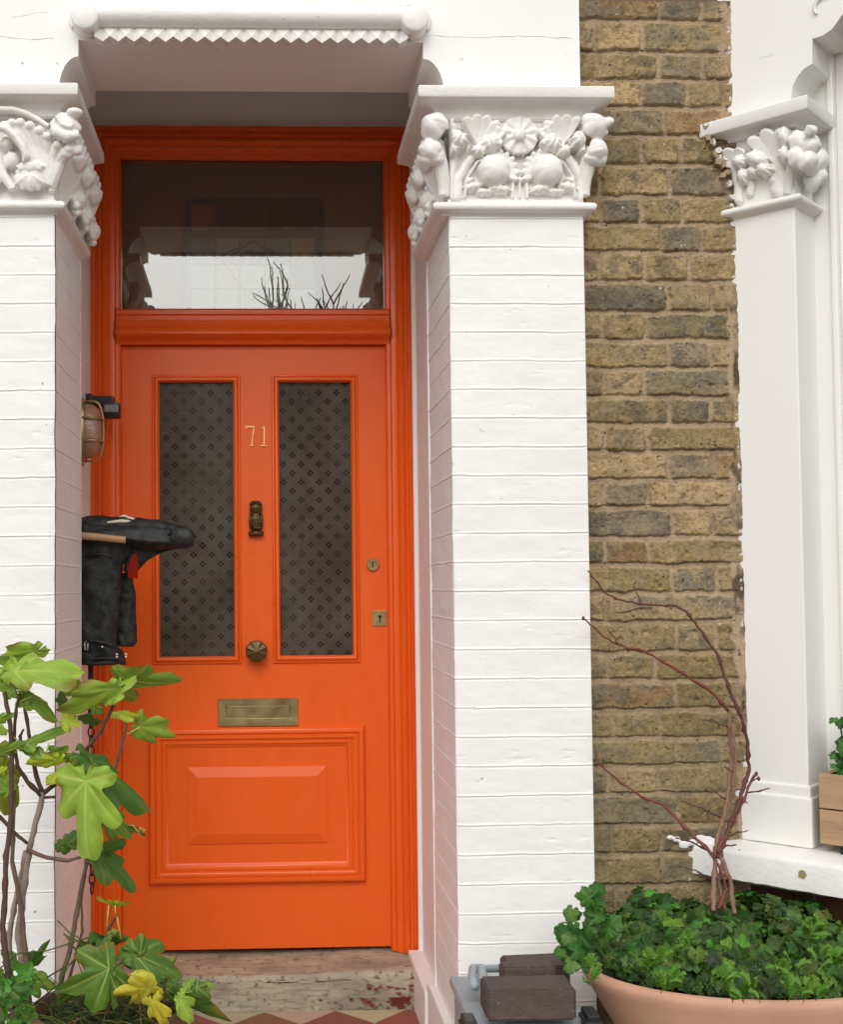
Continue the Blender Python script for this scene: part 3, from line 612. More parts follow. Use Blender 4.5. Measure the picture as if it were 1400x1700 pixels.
def relief(name, parent, wf, us, zs, tozoom, prims, m, smooth=2):
    """carved panel: the highest of many leaf shapes over a grid; wf(u, z, height) -> world"""
    U, Z = np.meshgrid(us, zs); X0, Y0, Z0 = wf(U, Z, U * 0); px, py = proj(X0, Y0, Z0); A, B = tozoom(px, py); H = np.full(U.shape, -.007)
    for p in prims:
        k = p[0]
        if k == 'dome':
            _, cx, cy, rx, ry, rot, b0, h, ribs = p; dx, dy = A - cx, B - cy; c_, s_ = cos(radians(rot)), sin(radians(rot)); x, y = (dx * c_ + dy * s_) / rx, (-dx * s_ + dy * c_) / ry; th = np.arctan2(y, x)
            q2_ = (x ** 2 + y ** 2) / (1 + (.03 if rx > 80 else .10) * np.cos(th * 7)) ** 2; hh = b0 + h * np.sqrt(np.clip(1 - q2_, 0, 1)) - (h * .13 * np.exp(-((((x * ribs) % 1) - .5) / .16) ** 2) * (np.abs(x) < .8) if ribs else 0); H = np.where(q2_ < 1, np.maximum(H, hh), H)
        elif k == 'fan':
            _, cx, cy, r, a0, a1, n_, b0, lip = p; dx, dy = A - cx, cy - B; rho = np.hypot(dx, dy) / r; th = (np.degrees(np.arctan2(dy, dx)) - a0) % 360; sp = (a1 - a0); ph = th / sp * n_
            e = .86 + .14 * np.abs(np.sin(np.pi * ph)) ** .6; e = e * np.clip(np.minimum(th, sp - th) / (sp * .06) + .55, 0, 1) if sp < 359 else e; rr_ = rho / e
            hh = b0 + lip * np.clip(rr_, 0, 1) ** 1.4 * (.72 + .28 * np.abs(np.sin(np.pi * ph)) ** .7) - lip * .35 * np.clip((rr_ - .86) / .14, 0, 1) ** 2; H = np.where((rr_ < 1) & (th < sp), np.maximum(H, hh), H)
        elif k == 'stem':
            _, pts, w, h = p; d = np.full(U.shape, 1e9)
            for (a, b) in zip(pts[:-1], pts[1:]):
                vx, vy = b[0] - a[0], b[1] - a[1]; t = np.clip(((A - a[0]) * vx + (B - a[1]) * vy) / (vx * vx + vy * vy), 0, 1); d = np.minimum(d, np.hypot(A - a[0] - t * vx, B - a[1] - t * vy))
            H = np.where(d < w, np.maximum(H, h * np.sqrt(np.clip(1 - (d / w) ** 2, 0, 1)) + .001), H)
    for _ in range(smooth): H[1:-1, 1:-1] = (H[1:-1, 1:-1] * 4 + H[:-2, 1:-1] + H[2:, 1:-1] + H[1:-1, :-2] + H[1:-1, 2:]) / 8
    H = H + (fbm(U * 60, Z * 60, 5) - .5) * .0016
    H[0, :] = H[-1, :] = -.008; H[:, 0] = H[:, -1] = -.003
    P_ = np.stack(wf(U, Z, H), -1); n, m_ = U.shape; idx = np.arange(n * m_).reshape(n, m_); F = np.stack([idx[:-1, :-1], idx[:-1, 1:], idx[1:, 1:], idx[1:, :-1]], -1).reshape(-1, 4)
    return mesh(name, P_.reshape(-1, 3), F, m, parent, True)
# right capital
mb = MB(); mb.box((rc0 + .006, YF + .004, NECK0 + .01), (rc1 - .006, YI, ABZ0))
mb.box((rc0 - .004, YF - .004, NECK0 + .01), (rc1, YF + .02, NECK1 + .012)); mb.box((rc0 - .008, YF - .004, BELL1 - .02), (rc1 + .004, YF + .05, BELL1 + .004))
zz = lambda x, y: (640 + x / 3.3333, 120 + y / 3.3333)
N = (0, -1, 0)
def fl(x, y, out, *a, **k): px, py = zz(x, y); shell(mb, face_front(px, py, out), *a, **k)
fl(742, 348, .022, N, (0, 0, 1), .050, .050, .005, lobes=10, rib=1.0, th=.020, fan=True, scal=.10); mb.ell(face_front(*zz(742, 350), .030), (.0155, .012, .0165), 12); mb.lathe([(.018, -.012), (.024, .002), (.022, .008), (.018, .004), (.016, -.012)], face_front(*zz(742, 350), .020), Mk, 24)
def ac(b_, t_, o0, o1, *q, **k): acan(mb, face_front(*zz(*b_), o0), face_front(*zz(*t_), o1), *q, **k)
prims = [('stem', [(741, 700), (741, 560)], 9, .012), ('stem', [(700, 700), (705, 600), (722, 520)], 12, .010), ('stem', [(782, 700), (777, 600), (760, 520)], 12, .010)]
def mir(p, k, dx=0):
    f = lambda x: 741 + (x + dx - 741) * k
    if k == 1 and dx == 0: return p
    q_ = list(p)
    if p[0] == 'stem': q_[1] = [(f(x), y) for x, y in p[1]]
    else:
        q_[1] = f(p[1])
        if p[0] == 'dome': q_[5] = p[5] * k
        if p[0] == 'fan' and k < 0: q_[4], q_[5] = 180 - p[5], 180 - p[4]
    return tuple(q_)
PM = [('stem', [(398, 700), (402, 600), (440, 520), (500, 450)], 26, .014), ('stem', [(436, 700), (446, 600), (505, 505), (600, 470)], 10, .016), ('stem', [(360, 700), (362, 600), (380, 480)], 24, .014),
      ('fan', 505, 425, 172, 15, 128, 5, .016, .028), ('fan', 545, 395, 98, -30, 75, 4, .026, .018), ('dome', 575, 415, 62, 48, -25, .022, .026, 2.2), ('dome', 508, 452, 46, 34, 15, .016, .022, 1.6),
      ('fan', 600, 568, 140, -25, 120, 8, .006, .016), ('dome', 594, 555, 90, 90, -20, .012, .036, 0), ('dome', 480, 642, 56, 26, -12, .004, .018, 1.5), ('dome', 628, 655, 66, 26, 8, .006, .018, 2), ('dome', 548, 668, 52, 20, 0, .004, .014, 0), ('dome', 462, 610, 34, 18, -30, .004, .016, 0)]
PC = [('dome', 388, 398, 60, 48, 20, .030, .026, 1.8), ('dome', 352, 452, 48, 34, 0, .026, .022, 1.5), ('dome', 330, 330, 60, 60, 0, .02, .024, 0), ('dome', 300, 480, 50, 36, 20, .018, .022, 1.5)]
for k in (1, -1): prims += [mir(p, k) for p in PM] + [mir(p, k, 0 if k == 1 else 28) for p in PC]
relief('carved_front', pr, lambda U, Z, H: (U, YF - H, Z), np.arange(rc0 + .002, rc1 - .001, .0016), np.arange(NECK1 - .004, BELL1 + .010, .0016), lambda px, py: ((px - 640) * 3.3333, (py - 120) * 3.3333), prims, M['whiteshell'])
def ac(b_, t_, o0, o1, *q, **k): acan(mb, face_front(*zz(*b_), o0), face_front(*zz(*t_), o1), *q, **k)
for (cx, s) in ((268, 1), (1155, -1)):
    fl(cx, 300, .045, (-.55 * s, -1, .25), (0, 0, 1), .037, .038, .034, lobes=5, rib=.10, scal=.16)
    fl(cx - 24 * s, 430, .040, (-.5 * s, -1, -.1), (-.4 * s, 0, -1), .030, .030, .022, lobes=5, rib=.10, scal=.14); fl(cx + 8 * s, 478, .034, (-.2 * s, -1, -.4), (.1 * s, 0, -1), .024, .020, .016, lobes=5, rib=.10, scal=.14); fl(cx - 40 * s, 480, .030, (-.6 * s, -1, -.3), (0, 0, -1), .020, .020, .014, lobes=5)
    a = face_front(*zz(cx + 55 * s, 690), .0); b = face_front(*zz(cx + 60 * s, 560), .004); d = face_front(*zz(cx + 5 * s, 420), .026); mb.tube(bez(a, b, d), [.016, .016, .017, .018, .019, .020, .021, .021, .021, .020], 10)
mb.tube([face_front(*zz(1160, 300), .045), face_front(*zz(1215, 285), .055), face_front(*zz(1250, 268), .055)], [.020, .015, .011], 10); mb.ell(face_front(*zz(1240, 275), .056), (.013, .012, .011)); mb.ell(face_front(*zz(1205, 335), .04), (.014, .013, .010))
# right side of the right capital
for (y_, z_, r) in ((YF + .02, NECK1 + .10, .03), (YF + .03, NECK1 + .13, .02)): mb.ell((rc1 + .018, y_, z_), (.018, .03, r))
# inner side (faces -x): stacked leaves and buds receding to the door
def inner_side(mb, xf, s, seed):
    rs = random.Random(seed); H0, H1 = NECK1, BELL1
    dpt = YI - YF
    nv = (s, -.35, .1)
    for i, t in enumerate((.14, .46, .80)):
        y = YF + dpt * t
        acan(mb, (xf, y, H0), (xf + s * .026, y, H1 - .022), nv, .11, 8, .016); shell(mb, (xf + s * .046, y + .01, H1 - .078), nv, (0, .3, -1), .034, .030, .020, lobes=5, rib=.12, scal=.14)
        shell(mb, (xf + s * .030, y, H1 - .045), (s, -.3, .2), (0, 0, 1), .036, .030, .022)
    for i, t in enumerate((.30, .63, .96)):
        y = YF + dpt * t
        acan(mb, (xf, y, H0), (xf + s * .012, y, H0 + .095), nv, .10, 8, .012, dip=.35); shell(mb, (xf + s * .026, y, H0 + .048), (s, -.2, .15), (0, .3, 1), .036, .034, .030); acan(mb, (xf + s * .01, y, H0 + .03), (xf + s * .03, y - .045, H0 + .018), nv, .036, 3, .010)
inner_side(mb, rc0 - .004, -1, 3)
fused(mb, 'carved_capital', pr)
# left capital
mb = MB(); mb.box((-1.25, YF + .004, NECK0 + .01), (lc0 - .004, YI, ABZ0)); mb.box((-1.25, YF - .004, NECK0 + .01), (lc0 + .002, YF + .02, NECK1 + .008))
zz = lambda x, y: (x / 5.0, 100 + y / 5.0)
def rowpts(lst, out): return [face_front(*zz(x, y), out if not hasattr(out, '__len__') else out[i]) for i, (x, y) in enumerate(lst)]
frond(mb, rowpts([(-240, 470), (-120, 425), (0, 415), (120, 420), (220, 450), (320, 500), (410, 560)], .030), [.010, .012, .014, .014, .013, .012, .010], .009, 9)
# toothed frond: fan of ribs ending in round teeth along an arch
arch = [(40, 545), (100, 525), (170, 520), (250, 545), (330, 585), (400, 635), (480, 705), (570, 740)]
for i, (x, y) in enumerate(arch):
    mb.tube([face_front(*zz(360 + i * 8, 1050), .004), face_front(*zz(x * .55 + 190, y * .6 + 400), .016), face_front(*zz(x, y), .040)], [.018, .016, .0115], 8)
    mb.ell(face_front(*zz(x, y), .043), (.0125, .012, .012))
frond(mb, rowpts([(0, 560), (60, 580), (130, 640), (190, 720), (220, 800), (190, 850)], .045), [.010, .015, .017, .016, .013, .006], .012, 1)
frond(mb, rowpts([(-250, 720), (-160, 640), (-80, 600), (0, 560)], .04), [.010, .015, .017, .012], .012, 1)
shell(mb, face_front(*zz(255, 975), .022), (0, -1, .15), (0, 0, 1), .042, .036, .018, lobes=6, fan=True, rib=.16, scal=.2); shell(mb, face_front(*zz(250, 880), .032), (0, -1, .6), (0, 0, 1), .034, .016, .012, lobes=8, scal=.2)
shell(mb, face_front(*zz(-120, 975), .022), (0, -1, .15), (0, 0, 1), .040, .036, .018, lobes=6, fan=True, rib=.16, scal=.2)
mb.ell(face_front(*zz(100, 840), .006), (.022, .02, .024)); mb.ell(face_front(*zz(60, 700), .008), (.018, .02, .018)); mb.tube(rowpts([(-20, 780), (20, 950), (110, 1080)], .018), [.014, .014, .010], 8)
# corner knot
shell(mb, face_front(*zz(545, 545), .050), (.1, -1, .25), (.2, 0, 1), .038, .036, .026, lobes=6, rib=.16, scal=.16); mb.ell(face_front(*zz(620, 440), .060), (.022, .02, .012)); mb.tube(rowpts([(430, 560), (470, 600), (560, 640), (660, 620)], .062), [.010, .016, .016, .010], 10)
mb.tube(rowpts([(470, 470), (520, 540), (600, 560)], .072), .008, 8)
for (x, y) in ((590, 700), (640, 745), (560, 770)): mb.ell(face_front(*zz(x, y), .035), (.016, .014, .016))
mb.tube([face_front(*zz(430, 1100), .0), face_front(*zz(440, 900), .004), face_front(*zz(560, 760), .03)], [.012, .014, .02], 8)
inner_side(mb, lc0 + .004, 1, 9)
fused(mb, 'carved_capital', pl)

# lintel: white rendered wall over the doorway with shouldered ends
lx0, lx1 = PX(130, 75, 3.08), PX(702.5, 75, 3.08); sz = PZ(420, 69, 3.08); shz = PZ(130, 94, 3.08); ax0, ax1 = PX(97, 128, 3.08), PX(738, 134, 3.08)
LW = -4 + 3.40
wr = PX(963, 100, 3.08)
lint = thing('porch_lintel', 'white rendered lintel wall over the doorway, roll moulding and zigzag teeth below', 'lintel', (0, YF, sz))
def quarter(cx, cz, rx, rz, a0, a1, n=8): return [(cx + rx * cos(a), cz + rz * sin(a)) for a in np.linspace(a0, a1, n)]
poly = [(-3.0, ABZ1), (ax0, ABZ1)] + quarter(lx0, ABZ1, ax0 - lx0, shz - ABZ1, 0, pi / 2)[1:] 
poly = [(-3.0, ABZ1 - .003), (ax0, ABZ1 - .003)]
poly += [(lx0 + (ax0 - lx0) * cos(a), ABZ1 + (shz - ABZ1) * sin(a)) for a in np.linspace(.05, pi / 2, 9)]
poly += [(lx0, sz), (lx1, sz)]
poly += [(lx1 + (ax1 - lx1) * cos(a), ABZ1 + (shz - ABZ1) * sin(a)) for a in np.linspace(pi / 2, .05, 9)]
poly += [(ax1, ABZ1 - .003), (wr, ABZ1 - .003), (wr, 5.2), (-3.0, 5.2)]
mb = MB(); prism(mb, poly, lambda a, b, h: (a, h, b), YF, LW); mb.build('wall_face', M['white'], lint)
# roll moulding with scrolled ends
rz = PZ(415, 26, 3.05); rr = .029; x0, x1 = PX(150, 28, 3.05), PX(682, 30, 3.05)
mb = MB(); mb.tube([(x0 + (x1 - x0) * t, YF - .018, rz) for t in np.linspace(0, 1, 30)], rr, 24); mb.box((x0, YF - .012, rz + .020), (x1, YF, rz + .052)); mb.box((x0, YF - .009, rz - .034), (x1, YF, rz - .015))
mb.build('roll_moulding', M['whiteshell'], lint, auto=60)
for (px, py, s) in ((141, 29, -1), (689, 33, 1)):
    c = Vector(P(px, py, 3.04)); mb = MB()
    mb.lathe([(0, .052), (.030, .052), (.034, .049), (.0365, .044), (.0365, -.002)], (c.x, YF, c.z), Mk, 32)
    pts = [(c.x + s * .0 + (.0385 + .020 * t) * cos(a) * s, YF - .008, c.z + (.0385 + .018 * t) * sin(a)) for t, a in zip(np.linspace(0, 1, 16), np.linspace(-.3, 2.2, 16))]
    mb.tube(pts, [.004 + .007 * (i / 15) for i in range(16)], 10)
    mb.build('scroll', M['whiteshell'], lint, auto=40)
# zigzag teeth
mb = MB(); n = 20; xa, xb = PX(158, 58, 3.07), PX(676, 60, 3.07); p_ = (xb - xa) / n; zt = PZ(415, 42, 3.06); zm = PZ(415, 65.5, 3.06); zb2 = PZ(415, 70, 3.06)
for k in range(n):
    a = xa + k * p_; m_ = a + p_ / 2; b = a + p_
    T0, T1 = (m_, YF - .012, zt), (m_, YF + .0, zt); Ma, Mb_ = (a, YF - .030, zm), (b, YF - .030, zm); Bm = (m_, YF - .010, zb2)
    V = [(m_, YF - .012, zt), (a, YF - .032, zm), (m_, YF - .016, zb2), (b, YF - .032, zm), (a, YF - .012, zt), (b, YF - .012, zt), (a, YF + .01, zm), (m_, YF + .01, zb2), (b, YF + .01, zm)]
    mb.add(V, [(0, 1, 2), (0, 2, 3), (0, 4, 1), (0, 3, 5), (1, 6, 7, 2), (2, 7, 8, 3)])
mb.build('zigzag_teeth', M['whiteshell'], lint)
# hairline ridges in the render
def ridge(mb, pts, y, r=.0016): 
    P3 = []
    for (a, b) in zip(pts[:-1], pts[1:]):
        for t in np.linspace(0, 1, 9)[:-1]: P3.append((a[0] + (b[0] - a[0]) * t, y, a[1] + (b[1] - a[1]) * t + random.uniform(-.0015, .0015)))
    mb.tube(P3, [r * random.uniform(.3, 1.3) for _ in P3], 6)
mb = MB(); fp = lambda x, y: (PX(x, y, 3.08), PZ(x, y, 3.08))
ridge(mb, [fp(703, 58), fp(780, 63), fp(860, 60), fp(962, 64)], YF); ridge(mb, [fp(0, 60), fp(50, 66), fp(95, 63)], YF); ridge(mb, [fp(20, 30), fp(60, 22), fp(85, 20)], YF, .001)
mb.build('render_crack', M['white'], lint)
# porch reveal walls and the wall over the door
mb = MB(); 
mb.box((-1.2, YI + .001, -.02), (fx0 - .001, .30, 3.4)); mb.box((fx1 + .001, YI + .001, -.02), (rc1 - .02, .30, 3.4)); mb.box((fx0 - .001, -.012, fzt + .001), (fx1 + .001, .2, 3.4))
mb.box((-1.2, LW + .001, fzt + .30), (rc1 - .02, .2, fzt + .34))
pw = mb.build('porch_wall', M['white']); tag(pw, 'smooth shaded white wall lining the recessed porch beside and above the door frame', 'wall')
mb = MB(); mb.box((fx1 - .012, -.075, zB), (fx1 + .002, -.052, fzt), bev=.003); mb.build('corner_bead', M['white'], pw)

# =================================================================== BRICK WALL
bed = [-60, -12, 35, 87, 133, 179, 225, 274, 326, 372, 418, 467, 518, 564, 611, 659, 704, 749, 796, 842, 892, 937, 984, 1032, 1082, 1129, 1178, 1225, 1270, 1317, 1369, 1416, 1468, 1515, 1563, 1612, 1662, 1712]
JT = {0: [1075, 1150], 1: [1095, 1164], 2: [987, 1066], 3: [1095, 1167], 4: [1066, 1142], 5: [1104], 6: [1066, 1130], 7: [998, 1112], 8: [998, 1066, 1133], 9: [1099, 1165], 10: [995, 1070, 1146], 11: [1109, 1180], 12: [1001, 1073], 13: [1111, 1180], 14: [1003, 1071], 15: [1111, 1180], 16: [1003, 1075], 17: [1111, 1186], 18: [1005, 1077], 19: [1116, 1182], 20: [1005, 1077], 21: [1116, 1191], 22: [1004], 23: [1124, 1190], 24: [1009, 1089], 25: [1122, 1204], 26: [1018, 1096], 27: [1124, 1200], 28: [1011, 1091], 29: [1127], 30: [1016, 1098], 31: [1100, 1180], 32: [1023, 1100], 33: [1105, 1180], 34: [1023, 1100], 35: [1105, 1180], 36: [1023, 1100]}
T_, G_, O_, B_, K_ = srgb(162, 140, 103), srgb(118, 110, 95), srgb(134, 118, 80), srgb(126, 99, 67), srgb(88, 82, 73)
CC = {1: 'BGT', 2: 'TTO', 3: 'TGT', 4: 'TGO', 5: 'GB', 6: 'OTO', 7: 'BTG', 8: 'TGO', 9: 'OGT', 10: 'TTTT', 11: 'KTT', 12: 'TOG', 13: 'OGT', 14: 'GTG', 15: 'OKT', 16: 'TBO', 17: 'TGB', 18: 'TGT', 19: 'GTG', 20: 'GBO', 21: 'OGT', 22: 'TG', 23: 'OTO', 24: 'TOO', 25: 'BOT', 26: 'OOO', 27: 'OGO', 28: 'GTG', 29: 'GB', 30: 'GOK', 31: 'OGO'}
CM = {'T': T_, 'G': G_, 'O': O_, 'B': B_, 'K': K_}
wx0, wx1 = rc1 - .03, PX(1252, 1200, 3.146)
xs_ = np.arange(wx0, wx1, .0026); zs_ = np.arange(-.05, 2.93, .0024)
U, Z = np.meshgrid(xs_, zs_); H = np.zeros_like(U) ; COL = np.zeros(U.shape + (3,)); MM = np.zeros_like(U)
mort = np.array(srgb(170, 148, 120)); mo2 = np.array(srgb(142, 124, 100))
wbx = (fbm(U * 35, Z * 35, 70) - .5) * .016 + (fbm(U * 110, Z * 110, 71) - .5) * .006; wbz = (fbm(U * 22, Z * 30, 80) - .5) * .012 + (fbm(U * 110, Z * 130, 81) - .5) * .007
Ux, Zx = U + wbx, Z + wbz
n1 = fbm(U * 18, Z * 22, 90); n2 = fbm(U * 60, Z * 70, 91); n3 = fbm(U * 170, Z * 170, 92, 3)
COL[:] = mort; COL += (mo2 - mort) * np.clip((n1 - .4) * 3, 0, 1)[..., None]; COL *= (.80 + .4 * n3)[..., None]
zbed = [PZ(1095, b, 3.146) for b in bed]
H[:] = -.0045 + (n2 - .5) * .0035
rr_ = random.Random(5)
for i in range(len(bed) - 1):
    zt_, zb_ = zbed[i] - .0085, zbed[i + 1] + .0052
    js = [wx0 - .2] + [PX(x, (bed[i] + bed[i + 1]) / 2, 3.146) for x in JT.get(i, [1100])] + [wx1 + (.02 if i % 3 else .0)]
    cs = CC.get(i, 'OGT')
    for k in range(len(js) - 1):
        a, b = js[k] + .0068, js[k + 1] - .0068
        base = np.array(CM[cs[k % len(cs)]]) * rr_.uniform(.82, 1.22); alt = np.array(CM[rr_.choice('TGOGGK')])
        dx = np.minimum(Ux - a, b - Ux); dz = np.minimum(Zx - zb_, zt_ - Zx)
        r_c = .007; ddx, ddz = np.maximum(r_c - dx, 0), np.maximum(r_c - dz, 0); d = r_c - np.sqrt(ddx ** 2 + ddz ** 2); d = np.where((dx < 0) | (dz < 0), np.minimum(d, np.minimum(dx, dz)), np.minimum(d, np.minimum(dx, dz)))
        m_ = np.clip(d / .0035 + .3, 0, 1)
        sd_ = rr_.randint(0, 9999); tilt = rr_.uniform(-.0015, .0015); e_ = fbm((U - a) * 16, (Z - zb_) * 26, sd_)
        hb_ = .0030 + rr_.uniform(-.0012, .0018) + (e_ - .5) * .006 + (n3 - .5) * .0018 + tilt * (Z - zb_) / .07 - .004 * np.clip(fbm(U * 50, Z * 50, sd_ + 3) - .66, 0, 1) * 8
        base = base * .88 + np.array(T_) * .12; e2 = fbm((U - a) * 34 + 5, (Z - zb_) * 48, sd_ + 31); c_ = base + (alt - base) * np.clip((e_ - .42) * 3.0, 0, .75)[..., None]; c_ = c_ + (np.array(rr_.choice([T_, O_, K_])) - c_) * np.clip((e2 - .52) * 5, 0, .6)[..., None]
        dark = np.clip((fbm(U * 28, Z * 40, sd_ + 7) - .57) * 5, 0, 1) * .45; c_ = c_ * (1 - dark[..., None] * .55)
        rim = np.clip(1 - d / .010, 0, 1) * np.clip((n1 - .35) * 3, 0, 1); c_ = c_ + (np.array(srgb(172, 142, 100)) - c_) * (rim * .65)[..., None]
        c_ = c_ * (.55 + .9 * n3)[..., None]
        sel = m_ > 0
        H = np.where(sel, H * (1 - m_) + hb_ * m_, H); COL = np.where(sel[..., None], COL * (1 - m_[..., None]) + c_ * m_[..., None], COL)
    # pointing is cut back just beneath each brick
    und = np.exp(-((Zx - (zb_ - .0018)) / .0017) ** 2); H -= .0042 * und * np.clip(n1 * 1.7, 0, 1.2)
    COL *= (1 - .45 * und * np.clip((n1 - .3) * 2, 0, 1))[..., None]  # shadow line below each brick is also darkened into the colour
sme = np.clip((fbm(U * 11, Z * 26, 301) - .50) * 5, 0, 1) * np.clip((fbm(U * 70, Z * 60, 303) - .38) * 4, 0, 1) * .6; COL = COL + (mort * .92 - COL) * sme[..., None]; H += sme * .0012
gr = np.clip((1.25 - Z) * .5, 0, .38) * np.clip(n1 * 1.6, 0, 1); COL = COL + (np.array(srgb(98, 92, 66)) - COL) * gr[..., None]
# render smears along the bay edge, white paint flecks
edge = PX(1222, 600, 3.146) + (Z - 1.5) * -.002
sm = np.clip((U - (edge - .004 - .045 * fbm(Z * 14, U * 0, 33))) / .004, 0, 1) * np.clip((fbm(U * 20, Z * 9, 41) - .30) * 6, 0, 1)
H = H * (1 - sm) + (.004 + n2 * .004) * sm; COL = COL * (1 - sm[..., None]) + (mort * (.85 + .3 * n3[..., None]) * (1 - .75 * np.clip((fbm(U * 45, Z * 18, 61) - .46) * 5, 0, 1))[..., None]) * sm[..., None]
fleck = np.clip((fbm(U * 120, Z * 100, 55, 3) - .84) * 30, 0, 1) * (fbm(U * 5, Z * 4, 56) > .5); fleck = np.maximum(fleck, np.clip((U - (edge - .006)) / .004, 0, 1) * np.clip((fbm(U * 90, Z * 80, 58) - .68) * 18, 0, 1))
COL = COL * (1 - fleck[..., None]) + .62 * fleck[..., None]
n, m = U.shape; idx = np.arange(n * m).reshape(n, m); F = np.stack([idx[:-1, :-1], idx[:-1, 1:], idx[1:, 1:], idx[1:, :-1]], -1).reshape(-1, 4)
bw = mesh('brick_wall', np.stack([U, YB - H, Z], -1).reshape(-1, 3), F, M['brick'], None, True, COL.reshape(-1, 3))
tag(bw, 'strip of weathered yellow and grey brick wall between the white pier and the bay', 'brick wall')
mb = MB(); mb.box((rc1 - .04, YB + .02, -.05), (wx1 + .3, YB + .25, 5.2)); mb.build('wall_backing', M['terradark'], bw)

# =================================================================== BAY WINDOW (canted, 45 degrees)
uE = PB(1327, 650)[0]
bayo = thing('bay_window', 'white painted canted bay window side with carved pilaster and deep sill at the right', 'bay window', (float(BA[0]), float(BA[1]), 0))
bz_n0, bz_n1 = PB(1280, 345)[1], PB(1280, 325)[1]
nz0 = PB(1318, 338)[1]
zs0 = PB(1330, 1405, -.0)[1]          # top of the sill
bf = lambda a, b, h: bay(a, b, h)
nk0 = PB(1316, 342, -.0)[1]; nk1 = PB(1316, 322, -.02)[1]; ab0 = PB(1334, 182, -.06)[1]; ab1 = PB(1334, 159, -.06)[1]; be1 = PB(1325, 205, -.02)[1]
RET = .136
mb = MB()
def bx(u0, u1, w0, w1, z0, z1, bev=0.0): mb.box((u0, w0, z0), (u1, w1, z1), f=bf, bev=bev)
bx(-.06, uE, 0, RET + .05, zs0, nk0 + .02, .004); mb.build('pilaster', M['whitewood'], bayo)
mb = MB(); bx(-.03, uE + .012, -.014, RET + .02, zs0, PB(1345, 1325, -.014)[1], .006); bx(-.03, uE + .006, -.007, RET + .02, zs0, PB(1345, 1306, -.01)[1], .005); mb.build('pilaster_base', M['whitewood'], bayo)
path = [(-.06, 0), (uE, 0), (uE, RET)]
n_ = nk1 - nk0; c_ = ab0 - be1
mb = MB(); sweep(mb, path, [(-.02, nk0 - .004), (.002, nk0 - .004), (.008, nk0 + .002)] + [(.010 + .016 * sin(a), nk0 + n_ * .55 - n_ * .45 * cos(a)) for a in np.linspace(.3, pi, 9)] + [(-.02, nk1)], bf, side=-1); mb.build('necking', M['whitewood'], bayo, auto=45)
mb = MB(); sweep(mb, path, [(-.02, be1), (.010, be1)] + [(.012 + .040 * (1 - cos(a)), be1 + .003 + (c_ - .005) * sin(a)) for a in np.linspace(0, pi / 2, 9)] + [(.060, ab0), (.062, ab0 + .003), (.062, ab1 - .003), (.059, ab1), (-.02, ab1 + .002)], bf, side=-1); mb.build('abacus', M['whitewood'], bayo, auto=40)
# carved leaves
mb = MB(); bx(-.05, uE - .004, .004, RET, nk0, ab0)
zb = lambda x, y: (1150 + x / 4.472, y / 4.472)
def bp_(x, y, out): u, z = PB(*zb(x, y), -out); return Vector(bay(u, -out, z))
BN = Vector((-WD[0], -WD[1], 0)); BU = Vector((UD[0], UD[1], 0))
for (x, y, r) in ((790, 1045, .026), (790, 1165, .030), (875, 1080, .028), (855, 1190, .028)): shell(mb, bp_(x, y, .036), BN + BU * .9, (.2, 0, 1), r, r * 1.05, r * .8)
PBAY = [('stem', [(345, 1490), (348, 1390), (318, 1270)], 36, .014), ('stem', [(640, 1420), (660, 1300), (640, 1180)], 60, .016), ('stem', [(430, 1440), (440, 1380), (420, 1330)], 30, .010), ('fan', 345, 1275, 165, 52, 168, 3, .012, .032), ('dome', 385, 1225, 58, 50, -20, .022, .028, 0), ('dome', 398, 1320, 46, 66, 10, .014, .024, 0), ('dome', 500, 1205, 82, 62, 10, .022, .030, 0), ('dome', 560, 1278, 64, 50, 0, .018, .026, 0), ('dome', 470, 1290, 44, 44, 0, .014, .024, 0),
        ('fan', 650, 1240, 270, 62, 150, 3, .016, .034), ('dome', 735, 1050, 66, 80, 0, .030, .030, 0), ('dome', 738, 1180, 68, 70, 0, .030, .030, 0), ('dome', 620, 1350, 50, 34, 0, .006, .012, 0)]
relief('carved_front', bayo, lambda U, Z, H: (BA[0] + UD[0] * U - WD[0] * H, BA[1] + UD[1] * U - WD[1] * H, Z), np.arange(-.03, uE + .002, .0014), np.arange(nk1 - .004, be1 + .012, .0014), lambda px, py: ((px - 1150) * 4.472, py * 4.472), PBAY, M['whitewood'])
mb.tube([bp_(860, 1000, .06), bp_(870, 970, .065), bp_(900, 975, .05)], [.012, .016, .014], 10)
for (u, w, z, r) in ((uE + .03, .04, nk1 + .085, .030), (uE + .035, .085, nk1 + .11, .034), (uE + .02, .07, nk1 + .05, .028), (uE + .03, .10, nk1 + .07, .024)): shell(mb, Vector(bay(u, w, z)), BU + BN * .3, (0, 0, 1), r, r, .022, lobes=6)
mb.tube(bez(bp_(700, 1440, .0), bp_(720, 1300, .01), bp_(745, 1150, .03)), .012, 8)
mb.tube(bez(Vector(bay(uE, .1, nk1)), Vector(bay(uE + .01, .05, nk1 + .05)), Vector(bay(uE + .03, .09, nk1 + .09))), .012, 8)
fused(mb, 'carved_capital', bayo, mt='whitewood')
